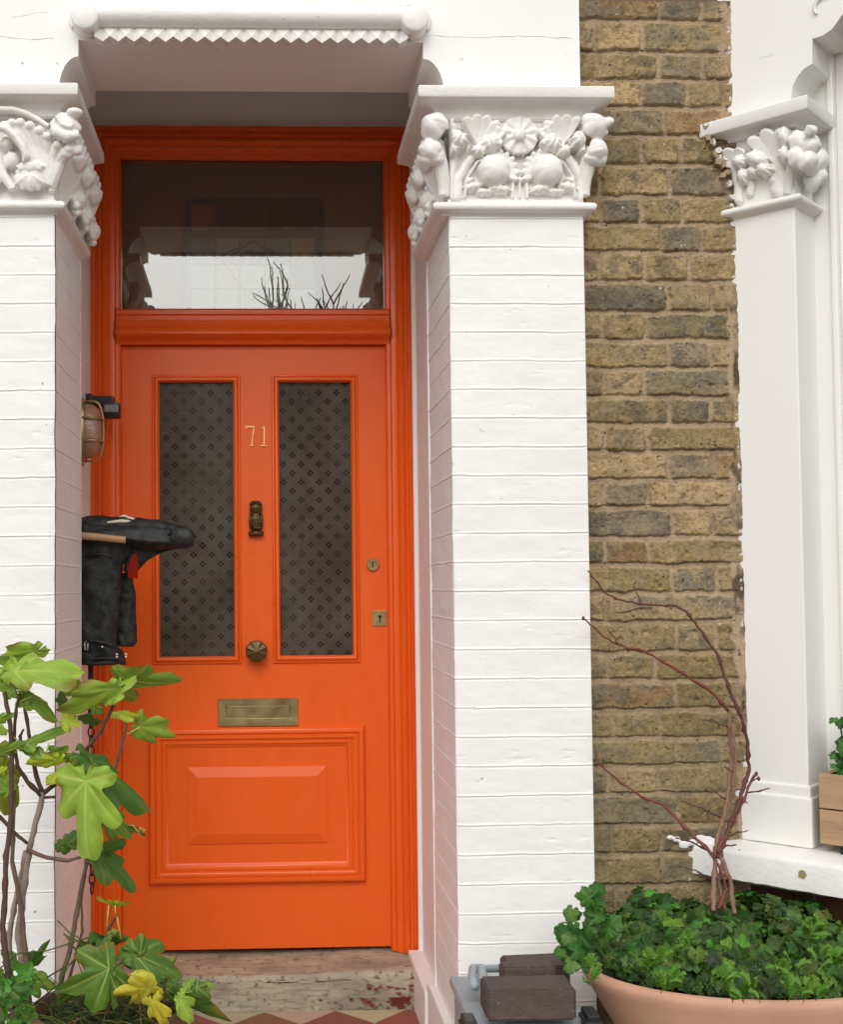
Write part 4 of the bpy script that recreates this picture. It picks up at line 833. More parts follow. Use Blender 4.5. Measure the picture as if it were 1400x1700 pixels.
# wall over the capital with shouldered soffit
q2 = lambda x, y: PB(*zb(x, y), 0)
pts = [(-.08, ab1 - .002), (q2(720, 715)[0], ab1 - .002), q2(745, 640), q2(780, 570), q2(830, 510), q2(890, 475), q2(890, 290), q2(970, 265), q2(1040, 215), q2(1095, 135)]
e = q2(1095, 135); pts += [(e[0] + .02, e[1] + .02), (e[0] + .7, e[1] + .02), (e[0] + .7, 5.2), (-.08, 5.2)]
mb = MB(); prism(mb, pts, lambda a, b, h: bay(a, h, b), 0, RET); mb.build('upper_wall', M['whitewood'], bayo)
mb = MB(); cu, cz_ = q2(990, 60); mb.tube([bay(cu + (.024 + .012 * t) * cos(a), -.004, cz_ + (.024 + .012 * t) * sin(a)) for t, a in zip(np.linspace(0, 1, 16), np.linspace(3.6, 1.2, 16))], [.003 + .005 * (i / 15) for i in range(16)], 8); mb.build('scroll', M['whitewood'], bayo, smooth=True)
mb = MB(); ridge(mb, [q2(480, 435), q2(530, 430), q2(610, 405)], 0, .001); mb.V = [bay(v[0], -.0002, v[2]) for v in mb.V]; mb.build('render_crack', M['whitewood'], bayo)
# sash box, sash and glass behind the pilaster
mb = MB(); zt2 = 2.9
bx(uE - .01, uE + .045, RET, RET + .08, zs0 - .01, zt2, .003); bx(uE + .045, uE + .062, RET - .012, RET + .06, zs0, zt2, .005); bx(uE + .062, uE + .085, RET + .008, RET + .06, zs0, zt2, .003); mb.build('window_frame', M['whitewood'], bayo)
mb = MB(); zm_ = PB(1390, 745, RET + .02)[1]
bx(uE + .0855, uE + .135, RET + .030, RET + .055, zm_ - .02, zt2, .003); bx(uE + .0855, uE + .135, RET + .060, RET + .085, zs0, zm_ + .02, .003); bx(uE + .135, uE + .60, RET + .030, RET + .055, zm_ - .02, zm_ + .02, .003)
mb.tube([bay(uE + .11, RET + .025, zm_ + .0), bay(uE + .105, RET + .018, zm_ - .03), bay(uE + .112, RET + .026, zm_ - .06)], [.012, .010, .002], 8)
bx(uE + .60, uE + .66, RET, RET + .06, zs0, zt2, .003); sa = mb.build('sash', M['whitewood'], bayo)
mb = MB(); bx(uE + .13, uE + .61, RET + .045, RET + .047, zm_, zt2); bx(uE + .13, uE + .61, RET + .070, RET + .072, zs0, zm_); mb.build('window_glass', M['winglass'], bayo)
mb = MB(); bx(uE + .1, uE + .66, RET + .35, RET + .36, zs0 - .2, 5); bx(uE - .1, uE + .7, RET + .09, RET + .36, zs0 - .2, zs0 - .02); bx(-.2, uE + .08, RET + .09, RET + .12, zs0 - .2, 5); mb.build('room_lining', M['dark'], bayo)
mb = MB(); bx(uE + .66, uE + .9, 0, RET + .2, -.05, ab0, .003); mb.build('bay_corner', M['whitewood'], bayo)
# sill
mb = MB(); sz1 = zs0 - .001; sfw = -.105
st = .085
def sillfn(x, y, z): return bay(x, y, z)
n = 60; V = []; F = []
prof = [(RET, sz1 + .004), (-.02, sz1), (sfw + .012, sz1 - .008), (sfw + .003, sz1 - .013), (sfw, sz1 - .022), (sfw, sz1 - st), (sfw + .01, sz1 - st - .006), (RET, sz1 - st - .006)]
us = np.linspace(-.20, .78, n)
for i, u in enumerate(us):
    for k, (w, z) in enumerate(prof):
        j = .0025 * (random.random() - .5); sh_ = max(0, .02 - (u + .20)) * .5
        V.append(bay(u + (sh_ if 0 < k < 7 else 0), w + j + (sh_ if 2 < k < 6 else 0), z + j - (sh_ * .8 if k < 4 else -sh_ * .6)))
m = len(prof)
for i in range(n - 1):
    for k in range(m): F.append((i * m + k, (i + 1) * m + k, (i + 1) * m + (k + 1) % m, i * m + (k + 1) % m))
F.append(tuple(range(m))); mb.add(V, F); mb.build('window_sill', M['whiteshell'], bayo, auto=50)
mb = MB(); u_, z_ = PB(1332, 1452, sfw - .001); mb.add([bay(u_ + .011 * cos(a) * random.uniform(.7, 1.1), sfw - .0015, z_ + .012 * sin(a) * random.uniform(.7, 1.1)) for a in np.linspace(0, 2 * pi, 12, endpoint=False)], [tuple(range(12))[::-1]], srgb(150, 140, 92)); mb.build('paint_chip', M['stone'], bayo)
# brick base of the bay
mb = MB(); mo = MB()
for r in range(14):
    z1 = sz1 - st - .02 - r * CH
    for k in range(-1, 4):
        u0 = -.05 + k * .225 + (.1125 if r % 2 else 0); c = random.choice([srgb(96, 62, 44), srgb(84, 60, 46), srgb(104, 80, 56), srgb(70, 56, 48)])
        if random.random() < .12: c = srgb(200, 196, 186)
        if z1 - .065 > -.05: mb.box((u0, .0, z1 - .065), (u0 + .215, .05, z1), c, bf, .004)
mb.box((-.10, .006, -.05), (.9, .06, sz1 - st), mo2, bf); mb.build('brick_base', M['brick'], bayo)
# old paint daub beside the sill end on the brickwork
mb = MB(); 
for (px, py, r) in ((1113, 1390, .010), (1124, 1393, .012), (1136, 1402, .016), (1150, 1398, .013), (1163, 1392, .016), (1175, 1395, .018), (1190, 1400, .02)): mb.ell(P(px, py, 3.1425), (r, .0035, r * .75), 8)
fused(mb, 'paint_daub', bayo, .003)
# broken plaster around the bay capital's left end
mb = MB(); rs = random.Random(4)
for (px, py, r, w) in ((1172, 213, .012, 1), (1178, 225, .016, 0), (1183, 240, .020, 1), (1190, 255, .022, 1), (1197, 272, .018, 0), (1203, 290, .018, 0), (1208, 305, .014, 1), (1213, 325, .014, 1), (1217, 345, .010, 1), (1186, 205, .012, 0), (1200, 262, .018, 1), ):
    r *= .62
    for k in range(2):
        x, y, z = P(px + rs.uniform(-4, 4), py + rs.uniform(-5, 5), 3.135); c__ = (.70, .68, .63) if w and rs.random() < .75 else tuple(mort * .9); a0 = rs.uniform(0, 6.28); m6 = rs.randint(4, 6); rr6 = [r * rs.uniform(.45, 1.1) for _ in range(m6)]; sl_ = rs.uniform(-.5, .5); fr_ = [(x + rr6[q6] * cos(a0 + 6.283 * q6 / m6), y - .008 + sl_ * rr6[q6] * cos(a0 + 6.283 * q6 / m6), z + rr6[q6] * sin(a0 + 6.283 * q6 / m6)) for q6 in range(m6)]
        mb.add(fr_ + [(p[0], YB + .004, p[2]) for p in fr_], [tuple(range(m6))] + [(q6, q6 + m6, (q6 + 1) % m6 + m6, (q6 + 1) % m6) for q6 in range(m6)], c__)
mb.build('broken_plaster', M['stone'], bayo)
# planter box on the sill
wz = PB(1358, 1405, -.03)[1]; wu0, wzt = PB(1359, 1284, -.03); wzb = PB(1359, 1402, -.03)[1]
plb = thing('wooden_planter', 'pale wooden planter box on dark feet standing on the white bay sill', 'planter', bay(wu0, 0, zs0))
mb = MB(); hgt = wzt - wzb
for k in range(2): mb.box((wu0, -.03, wzb + .004 + k * hgt / 2), (wu0 + .42, -.012, wzb + (k + 1) * hgt / 2), f=bf, bev=.002)
for k in range(2): mb.box((wu0, -.0115, wzb + .004 + k * hgt / 2), (wu0 + .018, RET - .02, wzb + (k + 1) * hgt / 2 - .001), f=bf, bev=.002)
mb.box((wu0, RET - .0195, wzb), (wu0 + .42, RET - .004, wzt), f=bf, bev=.002); mb.box((wu0 + .402, -.0115, wzb), (wu0 + .42, RET - .02, wzt), f=bf, bev=.002)
M['plank'] = mat('striped_softwood', (.47, .30, .165), .6, var=.75, vscale=5, vcol=(.26, .15, .08), bump=.25, bscale=30, stretch=(1.2, 1.2, 14))
mb.build('planter_side', M['plank'], plb)
mb = MB(); mb.box((wu0 + .018, -.0115, wzb + .005), (wu0 + .40, RET - .02, wzt - .02), f=bf); mb.build('soil', M['soil'], plb)
for (a, b) in ((.045, -.02), (.34, -.02), (.045, .07), (.34, .07)): mb = MB(); mb.box((wu0 + a, b, zs0 - .004), (wu0 + a + .05, b + .04, wzb + .004), f=bf, bev=.002); mb.build('foot', M['black'], plb)

# =================================================================== LEAVES
def leafgeo(lobes, n=72, m=7, floor=.38, tooth=.03, kt=26):
    """polar leaf: lobes = (angle deg from the tip, length, half-width deg)"""
    th = np.linspace(-pi, pi, n, endpoint=False); R = np.full(n, floor) * (.55 + .45 * np.cos(th / 2) ** 2 + .1)
    for a_, L_, w in lobes:
        d = (th - radians(a_) + pi) % (2 * pi) - pi; A_ = L_ * .37; B_ = L_ * (w + 4) / 100.0; c_ = L_ - A_
        ca, sa = np.cos(d), np.sin(d); qa = (ca / A_) ** 2 + (sa / B_) ** 2; qb = -2 * c_ * ca / A_ ** 2; qc = (c_ / A_) ** 2 - 1
        ds = qb ** 2 - 4 * qa * qc; r = np.where((ds > 0) & (ca > 0), (-qb + np.sqrt(np.maximum(ds, 0))) / (2 * qa), 0); R = np.maximum(R, r)
    R = (np.roll(R, 1) + 2 * R + np.roll(R, -1)) / 4; R = (np.roll(R, 1) + 2 * R + np.roll(R, -1)) / 4
    R = R * (1 + tooth * np.sin(th * kt) * .7 + tooth * .6 * np.sin(th * kt * .37 + 1)); back = np.clip((np.abs(th) - radians(158)) / radians(22), 0, 1); R = R * (1 - .75 * back)
    return th, R, np.array([radians(a) for a, _, _ in lobes]), np.array([l for _, l, _ in lobes])
def add_leaf(mb, J, A, S, geo, col, vein, droop=.12, ruffle=.03, m=7, seed=0, cup=0.0, back=None):
    """J junction, A axis vector to the tip (full length), S side vector (same scale), droop along the normal"""
    th, R, va, vl = geo; n = len(th); J = np.array(J, float); A = np.array(A, float); S = np.array(S, float)
    Nn = np.cross(A, S); Nn /= (np.linalg.norm(Nn) + 1e-9); Lg = np.linalg.norm(A); V = []; C = []; col = np.array(col); vein = np.array(vein)
    ang = np.min(np.abs((th[:, None] - va[None] + pi) % (2 * pi) - pi), 1); rs = np.random.default_rng(seed); ph = rs.uniform(0, 6, 4)
    for i in range(m + 1):
        r = (i / m) * R; y = r * np.cos(th); x = r * np.sin(th); dv = r * np.sin(np.minimum(ang, 1.2))
        h = -droop * y ** 2 * np.sign(droop) * np.sign(droop) - abs(droop) * .5 * x ** 2 + cup * np.abs(x) + ruffle * r * (np.sin(th * 5 + ph[0]) + .6 * np.sin(th * 9 + ph[1])) + ruffle * 1.3 * (i / m) ** 5 * np.sin(th * 9 + ph[2]) - .05 * (i / m) ** 6 + .10 * np.minimum(dv, .12) * 1.0
        p = J + A * y[:, None] + S * x[:, None] + Nn * (h * Lg)[:, None]; V.append(p)
        k = .6 * np.exp(-(dv / .016) ** 2) * np.clip(1.1 - r * .7, .2, 1); side = np.exp(-((np.sin(r * 26 - ang * 6)) / .22) ** 2) * .12
        nz = (vnoise(x * 7 + ph[2], y * 7 + ph[3], seed) - .5) * .5
        edge = np.clip((vnoise(th * 3 + ph[1], th * 0 + ph[0], seed + 2) - .58) * 5, 0, 1) * np.clip((i / m - .80) * 6, 0, 1) * (n > 80); spot = (vnoise(x * 30 + ph[1], y * 30 + ph[2], seed + 5) > .93) * (n > 80) * .6
        c = col * (1 + nz[:, None] * .75) + np.array([.06, .03, 0.]) * (np.clip(vnoise(x * 3 + ph[0], y * 3, seed + 8) - .5, 0, 1) * (n > 80))[:, None]; c = c + (np.array([.22, .13, .03]) - c) * np.clip(edge + spot, 0, 1)[:, None]; c = c + (vein - c) * np.clip(k + side, 0, 1)[:, None]; C.append(c)
    F = []
    for i in range(m):
        for q_ in range(n): F.append((i * n + q_, i * n + (q_ + 1) % n, (i + 1) * n + (q_ + 1) % n, (i + 1) * n + q_))
    mb.add(np.concatenate(V), F, np.clip(np.concatenate(C), 0, 1))
def figgeo(kind, seed):
    q_ = random.Random(seed * 31 + kind); base = [[(0, 1, 22), (46, .88, 22), (-52, .80, 23), (104, .60, 24), (-98, .56, 24)], [(2, 1, 26), (58, .76, 26), (-50, .84, 24), (110, .5, 26)], [(0, 1, 36), (52, .66, 30), (-64, .60, 30)]][kind]
    return leafgeo([(a + q_.uniform(-9, 9), L * q_.uniform(.86, 1.1) if i else 1, w * q_.uniform(.82, 1.2)) for i, (a, L, w) in enumerate(base)], floor=(.36, .42, .44)[kind] * q_.uniform(.85, 1.1), n=108, tooth=q_.uniform(.02, .05), kt=q_.choice([19, 23, 29]))
FIG = [leafgeo([(0, 1, 22), (46, .88, 22), (-52, .80, 23), (104, .60, 24), (-98, .56, 24)], floor=.36, n=108, tooth=.035), leafgeo([(2, 1, 26), (58, .76, 26), (-50, .84, 24), (110, .5, 26)], floor=.42, n=96, tooth=.035), leafgeo([(0, 1, 36), (52, .66, 30), (-64, .60, 30)], floor=.44, n=84, tooth=.03)]
# =================================================================== FIG TREE in its pot
zf = lambda x, y: (x / 2.576, 1040 + y / 2.576)
def fp3(x, y, d): return Vector(P(*zf(x, y), d))
potc = Vector(P(182, 1668, 2.74)); potr = .168
fpot = thing('plant_pot', 'old brown clay pot holding the fig tree in the bottom left corner', 'plant pot', (potc.x, potc.y, 0))
mb = MB(); mb.lathe([(.10, 0), (.115, .005), (.160, potc.z - .06), (.163, potc.z - .055), (.176, potc.z - .05), (.180, potc.z - .01), (.176, potc.z), (.164, potc.z), (.158, potc.z - .012), (.150, potc.z - .10)], (potc.x, potc.y, 0), None, 48); mb.build('pot_body', M['terradark'], fpot, auto=40)
V = [(potc.x + .157 * r * cos(a), potc.y + .157 * r * sin(a), potc.z - .035 + .012 * random.random() * (r < .98)) for r in np.linspace(0, 1, 10) for a in np.linspace(0, 2 * pi, 28, endpoint=False)]
mesh('soil', V, [(i * 28 + k, i * 28 + (k + 1) % 28, (i + 1) * 28 + (k + 1) % 28, (i + 1) * 28 + k) for i in range(9) for k in range(28)], M['soil'], fpot)
fig = thing('fig_tree', 'young fig tree with knobbly brown stems and large lobed green leaves beside the door', 'tree', (potc.x, potc.y, potc.z))
dk, gy, md = srgb(84, 62, 50), srgb(150, 136, 122), srgb(112, 88, 72)
def stem(pts, r0, r1, d0, d1, c, par, knob=.3):
    P_ = [fp3(x, y, d0 + (d1 - d0) * i / (len(pts) - 1)) for i, (x, y) in enumerate(pts)]; Q = []
    for a, b in zip(P_[:-1], P_[1:]):
        k = max(2, int((b - a).length / .014))
        for j in range(k): Q.append(a.lerp(b, j / k) + Vector((random.uniform(-1, 1), random.uniform(-1, 1), 0)) * .0009)
    Q.append(P_[-1]); R = []
    for i in range(len(Q)):
        t = i / (len(Q) - 1); node = 1 + (.38 if i % 4 == 2 else 0) * (.5 + random.random()) * .55; R.append((r0 + (r1 - r0) * t) * node)
    sb.tube(Q, [x * .86 for x in R], 9, c=c, knob=.16)
sb = MB()
stem([(75, 1760), (65, 1700), (45, 1600), (28, 1430), (10, 1280), (20, 1180), (25, 980), (45, 850), (50, 560), (45, 420), (18, 280)], .0085, .0055, 2.66, 2.70, dk, fig)
stem([(140, 1700), (128, 1640), (112, 1430), (92, 1220), (72, 1100), (52, 1000), (58, 820), (62, 660)], .0075, .005, 2.72, 2.76, md, fig)
stem([(110, 1720), (90, 1420), (76, 1300), (95, 1180), (118, 980), (150, 850), (178, 745), (182, 705)], .0095, .0075, 2.78, 2.76, gy, fig)
stem([(40, 1500), (38, 1320), (62, 1190), (95, 1040), (110, 960)], .0075, .007, 2.80, 2.77, gy, fig)
stem([(182, 705), (155, 640), (135, 540), (120, 430), (103, 330)], .0060, .0042, 2.76, 2.80, dk, fig)
stem([(175, 720), (120, 665), (75, 600), (60, 480), (70, 350), (85, 290)], .006, .004, 2.76, 2.70, dk, fig)
stem([(190, 710), (240, 670), (290, 620), (340, 560), (430, 450), (460, 390), (490, 325)], .0062, .0044, 2.76, 2.72, dk, fig)
stem([(195, 730), (235, 728)], .004, .003, 2.76, 2.74, dk, fig)
stem([(118, 955), (160, 972), (205, 988), (290, 1000), (345, 985)], .0055, .0045, 2.76, 2.74, md, fig)
stem([(250, 1650), (262, 1500), (300, 1380), (332, 1200), (355, 1080), (372, 1000), (425, 890), (440, 800), (465, 680), (495, 600), (520, 500), (540, 430), (535, 405)], .0075, .0034, 2.80, 2.84, md, fig)
stem([(280, 1560), (352, 1300), (347, 1180), (365, 1060)], .0046, .003, 2.84, 2.86, md, fig)
stem([(-30, 790), (0, 815), (60, 880), (115, 925)], .0048, .0044, 2.66, 2.74, md, fig)
stem([(440, 1390), (462, 1300), (480, 1265), (498, 1235)], .004, .003, 2.82, 2.82, dk, fig)
stem([(100, 530), (85, 470), (100, 440)], .004, .003, 2.72, 2.7, dk, fig)
sb.build('stems', M['bark'], fig, smooth=True)
LG, MG, DG_, YG, YL, OG = (.25, .40, .075), (.15, .28, .05), (.055, .135, .032), (.38, .50, .05), (.46, .43, .05), (.17, .21, .025)
VN = (.50, .58, .26)
def figleaf(mb, J, T, W, col, d=2.68, tilt=0.0, kind=0, droop=.10, flip=1, cup=0, seed=None, asym=0.0):
    j, t = fp3(*J, d), fp3(*T, d + tilt); A = t - j; a2 = Vector((A.x, 0, A.z)); s = Vector((-a2.z, 0, a2.x)).normalized() * flip
    Wm = W / 2.576 / F_PX * d / .80; S = s * Wm
    L = a2.length
    fore = math.sqrt(max(L * L * .80 - Wm * Wm, 0)) if Wm < L * .9 else 0
    S = S + Vector((0, 1, 0)) * fore * .55 * (1 if (seed or 0) % 2 else -1)
    add_leaf(mb, j, A, S, figgeo(kind, seed or 1), col, VN if col != DG_ else (.16, .26, .09), droop, .035, 8, seed or random.randint(0, 999), cup)
LV = [((60, 190), (345, 175), 95, LG, 2.68, -.05, 2), ((245, 205), (325, 300), 70, LG, 2.66, 0, 2), ((150, 105), (-30, 185), 70, LG, 2.72, 0, 1), ((20, 210), (130, 130), 50, LG, 2.70, .03, 2), ((110, 300), (255, 385), 45, MG, 2.72, 0, 2),
      ((60, 270), (-20, 250), 60, MG, 2.70, 0, 1), ((480, 265), (255, 385), 78, LG, 2.68, -.04, 1), ((535, 225), (778, 262), 62, MG, 2.72, .04, 1), ((470, 300), (575, 205), 50, LG, 2.70, 0, 2), ((530, 290), (600, 300), 50, OG, 2.74, .03, 2), ((400, 350), (440, 370), 40, MG, 2.74, 0, 2),
      ((600, 428), (745, 482), 88, LG, 2.80, .02, 0), ((500, 375), (600, 368), 26, YG, 2.76, 0, 1), ((366, 660), (375, 1003), 185, LG, 2.64, -.02, 0), ((390, 575), (658, 768), 60, DG_, 2.70, .03, 1), ((320, 570), (400, 640), 60, OG, 2.72, 0, 2), ((245, 570), (112, 600), 52, YG, 2.70, 0, 2),
      ((280, 625), (185, 665), 45, YG, 2.72, 0, 2), ((10, 600), (55, 812), 95, OG, 2.78, .02, 2), ((-10, 545), (110, 515), 44, MG, 2.68, 0, 1), ((110, 500), (278, 428), 36, MG, 2.72, .03, 2), ((230, 540), (345, 575), 48, MG, 2.74, 0, 1), ((275, 400), (345, 425), 45, YG, 2.70, 0, 1),
      ((350, 395), (435, 415), 34, DG_, 2.76, 0, 2), ((455, 800), (565, 905), 62, MG, 2.78, 0, 1), ((560, 860), (622, 900), 24, OG, 2.8, 0, 2), ((405, 965), (603, 1112), 62, DG_, 2.72, .02, 1), ((430, 960), (545, 930), 55, DG_, 2.72, .02, 2), ((290, 930), (340, 880), 60, DG_, 2.78, 0, 2), ((250, 930), (300, 960), 50, DG_, 2.78, 0, 2),
      ((490, 1188), (405, 1165), 22, YG, 2.80, 0, 2), ((490, 1188), (560, 1190), 20, YG, 2.80, 0, 2), ((490, 1340), (335, 1400), 66, DG_, 2.74, .03, 1), ((470, 1330), (500, 1300), 40, MG, 2.76, 0, 2), ((465, 1462), (262, 1560), 150, (.075, .17, .035), 2.62, -.02, 0), ((470, 1480), (470, 1640), 50, (.07, .16, .035), 2.62, 0, 2), ((575, 1400), (800, 1478), 82, (.07, .16, .035), 2.68, .02, 1), ((600, 1400), (612, 1318), 40, (.07, .16, .035), 2.68, 0, 2),
      ((640, 1545), (482, 1590), 80, YL, 2.60, 0, 0), ((655, 1600), (700, 1720), 72, YL, 2.58, 0, 0), ((570, 1490), (640, 1480), 26, YL, 2.64, 0, 2), ((660, 1520), (530, 1515), 50, DG_, 2.66, 0, 2), ((665, 1540), (640, 1640), 46, (.08, .15, .07), 2.64, 0, 2), ((770, 1580), (985, 1712), 80, DG_, 2.62, .02, 2), ((775, 1570), (905, 1530), 66, MG, 2.66, 0, 1), ((740, 1590), (735, 1500), 46, DG_, 2.66, 0, 2),
      ((420, 1400), (470, 1320), 44, DG_, 2.72, 0, 1), ((560, 1440), (520, 1370), 40, (.07, .16, .035), 2.70, 0, 2), ((330, 1530), (250, 1620), 60, DG_, 2.68, 0, 1), ((700, 1470), (760, 1420), 34, MG, 2.72, 0, 2), ((840, 1540), (900, 1600), 44, (.07, .16, .035), 2.64, 0, 1), ((60, 1440), (10, 1380), 40, DG_, 2.78, 0, 1),
      ((95, 250), (30, 130), 62, LG, 2.69, 0, 1), ((130, 300), (60, 330), 42, MG, 2.71, 0, 2), ((260, 330), (265, 250), 40, DG_, 2.74, 0, 2), ((300, 250), (385, 290), 40, LG, 2.70, 0, 1), ((420, 320), (345, 330), 36, YG, 2.69, 0, 2), ((180, 560), (100, 520), 44, MG, 2.72, 0, 1), ((40, 700), (-30, 640), 60, MG, 2.72, 0, 0), ((700, 1500), (640, 1450), 40, DG_, 2.68, 0, 1),
      ((770, 1590), (830, 1690), 52, LG, 2.58, 0, 1), ((130, 1450), (225, 1350), 44, DG_, 2.80, .02, 1), ((140, 1510), (235, 1550), 50, MG, 2.78, 0, 1), ((-5, 400), (60, 380), 34, MG, 2.68, 0, 2), ((20, 450), (-30, 420), 30, LG, 2.66, 0, 1), ((0, 620), (30, 600), 22, YG, 2.66, 0, 2)]
mb = MB()
for i, a in enumerate(LV): figleaf(mb, a[0], a[1], a[2], a[3], a[4], a[5], a[6], seed=i + 11, droop=.08 + .12 * ((i * 7) % 5) / 5, flip=1)
fo = mb.build('foliage', M['leaf'], fig, smooth=True)
pb = MB(); pale = (.42, .46, .20)
for pts in ([(355, 660), (370, 620), (405, 588)], [(460, 330), (430, 300), (470, 265)], [(545, 460), (580, 440), (600, 428)], [(495, 1240), (492, 1190)], [(455, 1300), (465, 1190)], [(520, 1340), (500, 1240)], [(525, 1465), (495, 1455), (465, 1462)], [(700, 1600), (740, 1585), (770, 1585)], [(300, 600), (320, 575), (325, 560)], [(30, 440), (60, 475), (100, 500)], [(85, 320), (140, 300)], [(535, 410), (530, 390), (505, 375)], [(600, 890), (570, 850), (545, 850)], [(610, 880), (620, 870), (600, 860), (590, 880)], [(430, 880), (440, 960)], [(190, 560), (210, 500)], [(340, 280), (250, 215)], [(360, 245), (330, 240)]):
    pb = MB(); pb.tube([fp3(x, y, 2.70) for x, y in pts], .0017, 6, c=pale); pb.build('leaf_stalk', M['leaf'], fig, smooth=True)
# grass, dead leaves and a low bright plant in the pot
mb = MB(); rs = random.Random(12)
for i in range(170):
    a = rs.uniform(0, 2 * pi); r = .15 * math.sqrt(rs.random()); b = Vector((potc.x + r * cos(a), potc.y + r * sin(a), potc.z - .04)); ln = rs.uniform(.05, .16); dr = Vector((rs.uniform(-1, 1), rs.uniform(-.8, .3), rs.uniform(.3, 1.1))).normalized()
    m_ = b + dr * ln * .6; e = m_ + (dr + Vector((rs.uniform(-.3, .3), -.2, -.7))).normalized() * ln * .5
    c = rs.choice([(.06, .12, .03), (.04, .09, .025), (.12, .16, .05), (.25, .21, .12)]); mb.tube(bez(b, m_, e, 6), [.0016, .0016, .0014, .0012, .0009, .0004], 4, c=c)
for pts in ([(245, 1255), (300, 1310), (340, 1330), (365, 1355)], [(270, 1315), (330, 1340), (390, 1400)], [(0, 1460), (80, 1395), (200, 1385), (390, 1325)], [(275, 1310), (350, 1420)], [(200, 1500), (300, 1440), (400, 1340)], [(140, 1620), (260, 1520), (300, 1400)], [(330, 1640), (420, 1520), (560, 1400)]):
    mb.tube([fp3(x, y, 2.72) for x, y in pts], .0018, 5, c=(.08, .12, .04))
tag(mb.build('grass', M['leaf'], None, smooth=True), 'thin tangled grass blades growing in the brown clay pot under the fig', 'grass', kind='stuff')
mb = MB()
for i in range(26):
    x, y = rs.uniform(-40, 130), rs.uniform(1480, 1720); J = fp3(x, y, 2.66 + rs.uniform(-.05, .1)); a = rs.uniform(0, 2 * pi); L = rs.uniform(.03, .05)
    A = Vector((cos(a), rs.uniform(-.4, .4), sin(a) * .8)) * L; S = A.cross(Vector((rs.uniform(-.4, .4), -1, rs.uniform(-.2, .8)))).normalized() * L * .8
    add_leaf(mb, J, A, S, FIG[rs.choice([0, 1])], rs.choice([(.05, .20, .04), (.08, .26, .06), (.04, .13, .03)]), (.2, .4, .12), .2, .04, 4, i)
lp = mb.build('foliage', M['leaf'], None, smooth=True)
lpt = thing('leafy_plant', 'low bright green plant with small lobed leaves in the bottom left corner', 'plant', (-.55, -1.34, potc.z - .1)); lp.parent = lpt; lp.matrix_parent_inverse = Matrix.Translation(-lpt.location)
mb = MB()
for i in range(5): mb.tube([(-.55 + rs.uniform(-.03, .03), -1.34, potc.z - .16), fp3(rs.uniform(0, 100), rs.uniform(1500, 1680), 2.68)], .0018, 5, c=(.1, .2, .05))
mb.build('stalks', M['leaf'], lpt)

# =================================================================== TERRACOTTA BOWL with plants
bd = 2.84; bl = Vector(P(969, 1604, bd)); br = .40; ey_ = .67; bc = Vector((bl.x + br, -4 + bd, bl.z))
bowl = thing('terracotta_bowl', 'large round terracotta bowl filled with green leaves before the brick wall', 'plant pot', (bc.x, bc.y, 0))
mb = MB(); H_ = bc.z
mb.lathe([(.0, .0), (.16, 0), (.19, .01), (.27, H_ * .35), (.325, H_ * .68), (br - .012, H_ - .035), (br - .002, H_ - .02), (br, H_ - .008), (br - .003, H_), (br - .020, H_ + .001), (br - .026, H_ - .01), (br - .05, H_ - .09), (.0, H_ - .08)], (bc.x, bc.y, 0), None, 96); mb.V = [(x, bc.y + (y - bc.y) * ey_, z) for x, y, z in mb.V]; mb.build('bowl', M['terracotta'], bowl, auto=35)
V = [(bc.x + .355 * r * cos(a), bc.y + .355 * ey_ * r * sin(a), H_ - .045 + .02 * random.random() * (r < .98)) for r in np.linspace(0, 1, 14) for a in np.linspace(0, 2 * pi, 40, endpoint=False)]
mesh('soil', V, [(i * 40 + k, i * 40 + (k + 1) % 40, (i + 1) * 40 + (k + 1) % 40, (i + 1) * 40 + k) for i in range(13) for k in range(40)], M['soil'], bowl)
GER = [leafgeo([(0, 1, 34), (62, .92, 32), (-62, .92, 32), (125, .78, 28), (-125, .78, 28)], n=48, floor=.55, tooth=.08, kt=19), leafgeo([(0, 1, 24), (50, .7, 24), (-50, .7, 24)], n=36, floor=.35, tooth=.10, kt=15)]
mb = MB(); rs = random.Random(21)
def topz(r, x): return .032 + .066 * (1 - r ** 2) + .018 * sin(x * 21) + .012 * sin(x * 47 + 1)
for i in range(1900):
    a = rs.uniform(0, 2 * pi); r = math.sqrt(rs.random()) * .945; x = bc.x + br * r * cos(a); y = bc.y + br * ey_ * .98 * r * sin(a)
    if y > YB - .03: y = YB - rs.uniform(.03, .08)
    back = (y - bc.y) / br / ey_
    z = H_ + topz(min(r, 1), x) * (.55 + .55 * rs.random()) + .045 * max(back, 0) + .0 + (.02 if x < bc.x - .2 else 0)
    tiltv = Vector((cos(a) * r * .9 + rs.uniform(-.7, .7), sin(a) * r * .9 - .45 + rs.uniform(-.7, .7), rs.uniform(.35, 1.2))).normalized()
    az = rs.uniform(0, 2 * pi); A = tiltv.cross(Vector((cos(az), sin(az), .2))).normalized(); S = tiltv.cross(A); L = rs.choice([.014, .018, .022, .027, .031]) * rs.uniform(.85, 1.1)
    f = rs.random(); c = (.020, .056, .014) if f < .4 else (.042, .105, .024) if f < .75 else (.085, .18, .04)
    c = tuple(v * rs.uniform(.7, 1.35) for v in c)
    add_leaf(mb, (x, y, z), A * L, S * L, GER[0 if rs.random() < .7 else 1], c, tuple(min(1, v * 1.6 + .02) for v in c), rs.uniform(.15, .55), .06, 3, i, 0)
